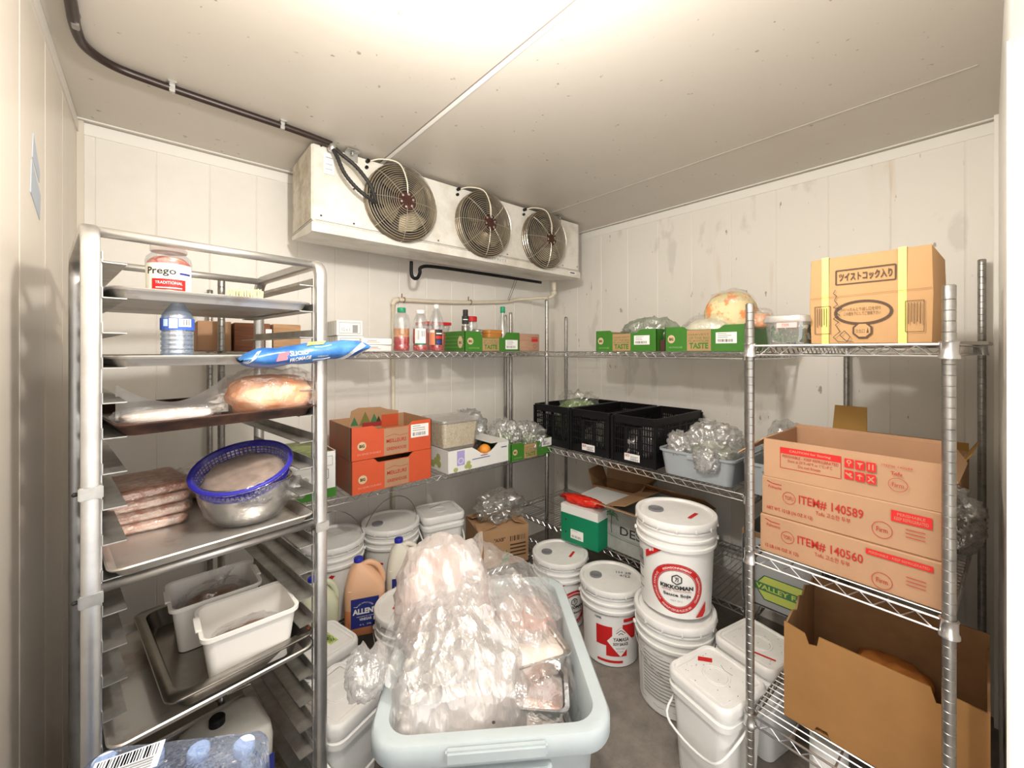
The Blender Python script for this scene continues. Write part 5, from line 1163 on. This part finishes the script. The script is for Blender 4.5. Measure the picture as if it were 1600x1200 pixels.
def dec_avo(f):
    f.rect(.0, .0, 1, .2, GREEN, 'green_band').rect(.55, .3, .8, .55, WHITE_P).frameline(.72, .42, .9, .62, .002, INK).bars(.75, .46, .88, .58, INK, 8)
    f.disc(.30, .42, .09, .2, mat('avocado_skin', (.02, .06, .02), .5), 'printed_fruit').disc(.30, .42, .07, .16, mat('avocado_flesh', (.65, .62, .2), .5), 'printed_fruit').disc(.30, .38, .03, .07, INKB, 'printed_fruit').frameline(.05, .7, .95, .9, .0015, INKG)
t = produce('avocado_carton', 'white avocado carton with green base left of the red cartons', (.47, 2.16, zm), 0, .34, .36, .21, WHITE_C, inner=KRAFT, decor=lambda f, n: dec_avo(f), notch=.2)
b = B(); box(b, -.15, -.16, .12, .15, .15, .205); obj('contents_sheet', b, mat('dark_green_print', (.04, .08, .03), .5, var=.5, vscale=12, vcol=(.4, .45, .15)), t)
# white citrus carton
def dec_cit(f, nt):
    f.rect(.12, .30, .24, .95, mat('lavender_print', (.42, .36, .68), .5)).disc(.18, .5, .045, .14, mat('lav_light', (.7, .66, .85), .5), 'emblem', inner=.7)
    G3 = mat('olive_green_print', (.4, .45, .15), .5)
    for u, v in ((.27, .2), (.32, .16), (.1, .15), (.3, .34)): f.disc(u, v, .035, .1, G3, 'printed_fruit', n=12)
    f.rect(.36, .44, .66, .47, NAVY, 'lettering').rect(.5, .55, .62, .58, INKR, 'lettering').rect(.86, .74, .96, .78, NAVY, 'lettering')
t = thing('citrus_carton', 'white carton with lavender print and scooped front holding oranges', 'box', (1.42, 2.075, zm), R(0))
W2, D2, Hc = .212, .165, .125
b = B()
fp = [(-W2, 0), (W2, 0), (W2, Hc), (.13, Hc)] + [(.13 - .17 * k, Hc - .05 * math.sin(PI * k * .95)) for k in (.15, .3, .45, .6, .75, .9)] + [(-.06, Hc), (-W2, Hc)]
prism(b, fp, lambda x, z, y: (x, y, z), -D2, -D2 + .004); prism(b, fp, lambda x, z, y: (x, y, z), D2 - .004, D2)
for s in (-1, 1): box(b, s * W2 - .002, -D2 + .004, 0, s * W2 + .002, D2 - .004, Hc)
box(b, -W2, -D2, .0005, W2, D2, .004); obj('carton_body', b, WHITE_C, t)
b = B(); box(b, W2 - .13, -D2 + .006, Hc + .001, W2 + .002, D2 - .005, Hc + .004); obj('corner_flap', b, WHITE_C, t)
b = B(); box(b, -W2 + .003, -D2 + .0045, .004, W2 - .003, -D2 + .006, Hc * .55); box(b, -.05, D2 - .008, .004, W2 - .003, D2 - .005, Hc * .98); obj('inner_lining', b, mat('orange_kraft', (.6, .33, .1), .7), t)
f = Face(t, 2 * W2, Hc, y0=-D2 - .0003); dec_cit(f, 0); f.flush()
f = Face(t, 2 * D2, Hc, y0=-W2 - .0025, frame=Matrix.Rotation(-PI / 2, 4, 'Z')); 
for u, v in ((.6, .4), (.7, .3), (.68, .6), (.5, .25)): f.disc(u, v, .07, .17, MATS['olive_green_print'], 'printed_fruit', n=12)
f.flush()
ORG = mat('orange_peel', (.85, .32, .04), .45, bump=.2, bscale=200)
for i, (x, y) in enumerate(((1.50, 1.975), (1.545, 2.06), (1.57, 1.97))):
    b = B(); bmesh.ops.create_icosphere(b, subdivisions=3, radius=.036); o = tag(obj('orange', b, ORG, None, True), ['orange fruit showing in the scooped front of the white carton', 'orange fruit at the back inside the white carton', 'orange fruit near the right corner of the white carton'][i], 'fruit', 'oranges in the white carton'); o.location = (x, y, zm + .005 + .036 + (.036 if i == 0 else 0))
def deli(label, x, y, z, hx, hy, h, inner, rz=0):
    t = thing('deli_container', label, 'container', (x, y, z), rz, 'clear containers of shredded food')
    b = B(); loft(b, [(hx * .82, hy * .82, .02, .001), (hx * .93, hy * .93, .024, h - .02)], 5); obj('contents', b, inner, t, 50)
    b = B(); loft(b, [(hx * .86, hy * .86, .02, 0), (hx * .97, hy * .97, .025, h - .012), (hx, hy, .028, h - .012)], 5, True, False); obj('tub', b, FILM_T, t, 50)
    b = B(); loft(b, [(hx * 1.0, hy * 1.0, .03, h - .014), (hx * 1.02, hy * 1.02, .03, h - .01), (hx * 1.01, hy * 1.01, .03, h), (hx * .9, hy * .9, .025, h + .001)], 5); obj('lid', b, FILM, t, 50); return t
SHR = mat('shredded_radish', (.84, .78, .62), .6, var=.25, vscale=85, vcol=(.58, .46, .27), bump=.9, bscale=70)
deli('lower clear container of shredded radish in the white carton', 1.325, 2.09, zm + .006, .105, .12, .118, SHR)
deli('upper clear container packed with shredded radish above the white carton', 1.325, 2.09, zm + .126, .13, .135, .155, SHR)
produce('produce_carton', 'green produce carton at the right end of the back middle shelf', (1.81, 2.03, zm), R(0), .36, .29, .105, GREEN, group='green produce cartons', decor=lambda f, n: dec_green(f, n, st=(.72, .5, .97, .98)), notch=.14)
bag('salad_bag', 'clear bag of leafy salad spilling over the green carton at the corner', 'bag', (1.87, 2.0, zm + .008), (.10, .11, .09), FILM, GREENS, 101, .35, 2.6, sub=5, inner_k=.7)
bag('salad_bag', 'clear bag of leaves at the left of the corner green carton', 'bag', (1.71, 2.04, zm + .008), (.075, .10, .105), FILM, GREENS, 103, .35, 2.6, sub=5, inner_k=.7)
bag('salad_bag', 'grey clear bag bunched behind the radish container', 'bag', (1.57, 2.27, zm), (.12, .10, .13), FILM, mat('dull_leaves', (.3, .34, .24), .5, var=.4, vscale=14), 105, .35, 2.6, sub=5, inner_k=.75)
# low back shelf box with bag
zw = .1855
t = thing('kraft_carton', 'brown carton with a torn top and green leaf print on the back low shelf', 'box', (1.665, 2.07, zw), R(-18))
carton_shell(.33, .27, .225, KRAFT, parent=t)
f = Face(t, .33, .225, y0=-.1355); f.text('"AXB"', .3, .66, .52, .76, INKB, bold=.02).bars(.62, .62, .95, .76, INKB, 9).poly([(.42, .05), (.60, .1), (.55, .42), (.50, .25)], GREEN, 'printed_leaf')
for k in range(4): f.rect(.62, .5 - .1 * k, .94, .54 - .1 * k, INKB, 'lettering')
f.flush()
flap(t, (-.165, -.135, .225), (.165, -.135, .225), .09, R(-80), KRAFT, 1); flap(t, (.165, -.135, .225), (.165, .135, .225), .10, R(-70), KRAFT, 1); flap(t, (-.165, .135, .225), (.165, .135, .225), .12, R(-75), KRAFT, -1); flap(t, (-.165, -.135, .225), (-.165, .135, .225), .12, R(-80), KRAFT, -1)
bag('empty_bag', 'crumpled clear plastic bag on top of the torn brown carton', 'bag', (1.68, 2.06, zw + .235), (.15, .10, .085), film('soft_clear_film', (.85, .84, .82), .55, .1, .45, 14, .8), None, 107, .35, 1.8, sub=5)

# ---------------- back unit: top shelf ----------------
zu = 1.4975
def small_box(x, y, z, label, m=WHITE_C):
    t = closed_carton('small_carton', label, (x, y, z), R(-4), .125, .20, .075, m, 'small white cartons on the back top shelf', lambda f: (f.frameline(.1, .15, .9, .85, .002, INKG), f.text('12 x 1', .2, .3, .5, .5, INKG), f.rect(.6, .2, .8, .7, INKG)))
    f = Face(t, .2, .075, y0=-.0632, frame=Matrix.Rotation(-PI / 2, 4, 'Z'))
    for k in range(1, 4): f.line([(k / 4, .02), (k / 4, .98)], .003, INKG)
    f.flush()
small_box(.74, 2.15, zu, 'lower small white carton at the left of the back top shelf')
small_box(.735, 2.15, zu + .0765, 'upper small white carton at the left of the back top shelf')
WRAP = mat('white_wrapping', (.84, .82, .8), .5, bump=.4, bscale=20)
for i, (x, y, z, rr) in enumerate(((.845, 2.05, zu, 5), (.85, 2.05, zu + .033, -8))):
    t = closed_carton('paper_packet', ['lower', 'upper'][i] + ' white paper wrapped packet left of the drink bottles', (x, y, z), R(rr), .15, .10, .031, WRAP, 'white wrapped packets', lambda f: f.rect(.15, .3, .6, .5, mat('pale_print', (.7, .55, .5), .5)).rect(.2, .6, .5, .7, INKG, 'lettering'))
def bottle(name, label, x, y, z, prof, m, liq, liqh, cap, cr, ch, lab=None, cat='bottle', group=None, n=26):
    t = thing(name, label, cat, (x, y, z), CAMD(x, y), group)
    H = prof[-1][1]; lathe_obj('bottle_body', prof, m, t, n, 60)
    if liq:
        pr = [(a * .95, max(c, .002)) for a, c in prof if c < liqh]; pr.append((pr[-1][0], liqh)); lathe_obj('liquid', pr, liq, t, n, 60)
    lathe_obj('cap', [(cr * .9, H - .006), (cr, H - .004), (cr, H + ch - .003), (cr * .9, H + ch)], cap, t, 20)
    if lab: lab(t)
    return t
GCAP = mat('green_cap', (.02, .32, .16), .4); REDL = mat('red_drink', (.55, .01, .012), .25, spec=.6); ORGL = mat('orange_drink', (.75, .33, .12), .4)
def band(w_, h, z0, r, fn): return lambda t: (lambda f: (fn(f), f.flush()))(Face(t, w_, h, 'cyl', z0=z0, r=r))
bigp = [(.036, 0), (.042, .004), (.043, .03), (.040, .036), (.043, .042), (.043, .08), (.040, .085), (.043, .09), (.043, .165), (.038, .19), (.022, .205), (.020, .212)]
bottle('juice_bottle', 'wide juice bottle with green cap, red juice and froth, leftmost of the bottles', 1.0, 2.05, zu, bigp, CLEAR, REDL, .075, GCAP, .022, .02)
lathe_obj('orange_layer', [(.040, .0755), (.040, .12)], ORGL, bpy.data.objects[[o.name for o in bpy.data.objects if o.name.startswith('juice_bottle')][-1]], 24)
bottle('juice_bottle', 'red juice bottle with white cap and white label, second of the bottles', 1.085, 2.0, zu, [(.034, 0), (.039, .004), (.040, .03), (.037, .036), (.040, .042), (.040, .13), (.036, .165), (.026, .19), (.02, .205)], CLEAR, REDL, .12, mat('white_cap', (.85, .85, .85), .4), .024, .016, band(.06, .085, .035, .0406, lambda f: (f.rect(0, 0, 1, 1, WHITE_P, 'label', 8), f.bars(.2, .3, .5, .9, INKG, 8), f.rect(.6, .5, .85, .85, INKG, 'lettering'), f.rect(.0, 0, 1, .08, GREEN2, 'label', 8))))
bottle('soda_bottle', 'tall clear bottle with white cap and black red label', 1.20, 2.03, zu, [(.036, 0), (.041, .004), (.042, .05), (.040, .056), (.042, .062), (.042, .12), (.041, .155), (.033, .19), (.02, .222), (.013, .236), (.013, .245)], CLEAR, REDL, .05, MATS['white_cap'], .016, .016, band(.085, .085, .035, .0426, lambda f: (f.rect(0, 0, 1, 1, mat('orange_label', (.8, .3, .15), .5), 'label', 8), f.rect(.42, 0, .95, 1, INK, 'label', 6), f.rect(.5, .7, .88, .78, WHITE_P, 'lettering', 4), f.rect(.47, .4, .9, .58, RED2, 'lettering', 4), f.disc(.68, .18, .18, .12, NAVY), f.rect(.05, .8, .38, .95, WHITE_P, 'label', 3))))
t = thing('lidded_tub', 'clear food tub with flat red lid behind the green carton', 'container', (1.315, 2.26, zu), 0)
b = B(); loft(b, [(.06, .06, .02, 0), (.085, .075, .02, .165)], 5, True, False); obj('tub', b, CLEAR, t, 50)
b = B(); loft(b, [(.06, .055, .02, .002), (.076, .068, .02, .11)], 5); obj('contents', b, REDL, t, 50)
b = B(); loft(b, [(.09, .08, .02, .16), (.09, .08, .02, .176), (.08, .07, .02, .178)], 5); obj('lid', b, RED2, t, 50)
# green carton on the back top shelf and its contents
t = produce('produce_carton', 'green produce carton on the back top shelf full of jars', (1.575, 2.13, zu), R(0), .425, .29, .118, GREEN, group='green produce cartons', decor=lambda f, n: dec_green(f, n, st=(.72, .1, .96, .6)), notch=.3)
f = Face(t, .29, .118, y0=-.213, frame=Matrix.Rotation(-PI / 2, 4, 'Z'))
for k in range(4): f.line([(.02, .2 + .18 * k), (.98, .2 + .18 * k)], .0015, mat('pale_green_line', (.25, .5, .2), .5))
f.disc(.85, .45, .09, .3, MATS['tan_disc'], 'emblem').text('BIG', .8, .36, .9, .5, INKB, bold=.04); f.flush()
jz = zu + .0065
bottle('sauce_bottle', 'dark labelled narrow bottle standing in the green carton', 1.46, 2.12, jz, [(.022, 0), (.024, .003), (.024, .15), (.014, .18), (.013, .215)], CLEAR, mat('dark_sauce', (.07, .03, .02), .4), .15, INK, .016, .035, band(.05, .05, .16, .0247, lambda f: f.rect(0, 0, 1, 1, INK, 'label', 6).rect(.2, .5, .8, .6, WHITE_P, 'lettering', 4)))
bottle('spice_jar', 'glass jar with bright red lid behind the orange tub', 1.56, 2.2, jz, [(.036, 0), (.04, .004), (.04, .17), (.034, .19)], CLEAR, REDL, .1, RED2, .038, .028, cat='jar')
bottle('spice_jar', 'low glass jar with red flecks left of the orange tub', 1.50, 2.05, jz, [(.03, 0), (.034, .003), (.034, .10), (.03, .112)], CLEAR, mat('pink_relish', (.5, .2, .15), .5, var=.4, vscale=30), .09, mat('steel_lid', (.5, .48, .46), .3, 1), .033, .014, cat='jar')
t = thing('orange_tub', 'orange brown plastic tub with a rimmed lid in the green carton', 'container', (1.615, 2.065, jz), R(4)); OB = mat('orange_brown_plastic', (.52, .22, .05), .4)
b = B(); loft(b, [(.055, .045, .02, 0), (.06, .05, .02, .11)], 5); obj('tub', b, OB, t, 50); b = B(); loft(b, [(.064, .054, .02, .105), (.065, .055, .02, .122), (.06, .05, .02, .126)], 5); obj('lid', b, OB, t, 50)
bottle('glass_bottle', 'empty clear glass bottle with green cap at the right of the green carton', 1.735, 2.09, jz, [(.038, 0), (.042, .004), (.042, .08), (.036, .14), (.022, .21), (.014, .235), (.014, .25)], CLEAR, mat('white_sediment', (.8, .8, .78), .5), .1, GCAP, .0165, .035)
closed_carton('brown_carton', 'plain brown carton with small red print at the right end of the back top shelf', (1.90, 2.14, zu), 0, .20, .25, .115, mat('rosy_kraft', (.5, .3, .2), .7, stretch=(1, 1, 8), var=.2, vscale=10), decor=lambda f: (f.rect(.62, .55, .92, .72, RED2), f.rect(.62, .76, .92, .8, INKR, 'lettering'), f.disc(.77, .3, .08, .12, INKR, 'printed_ring', inner=.85), f.line([(.0, .62), (.7, .62)], .0015, KRAFT_D)))
# boxes on the back shelf seen through the rack
closed_carton('brown_carton', 'pale brown carton on the back top shelf seen through the rack, leftmost', (.185, 2.12, zu), 0, .11, .2, .12, KRAFT_L)
closed_carton('brown_carton', 'dark reddish brown carton seen through the rack above the cheese bag', (.315, 2.12, zu), 0, .13, .2, .118, mat('reddish_wood_brown', (.25, .09, .04), .6, stretch=(1, 1, 9), var=.4, vscale=12), decor=lambda f: f.rect(.86, .1, 1.04, .8, WHITE_P, 'label_sticker'))
closed_carton('brown_carton', 'mid brown carton seen through the rack, right of the dark one', (.445, 2.12, zu), 0, .11, .2, .118, mat('banded_kraft', (.48, .28, .14), .7, stretch=(1, 1, 9), var=.35, vscale=12))
# stray items
b = B(); lathe(b, [(.05, 0), (.05, .26), (.045, .27)], 20); o = tag(obj('white_canister', b, HDPE, None, 40), 'white canister standing on the floor below the nearest shelving unit', 'container'); o.location = (1.62, .33, .001)
bpy.context.view_layer.update()
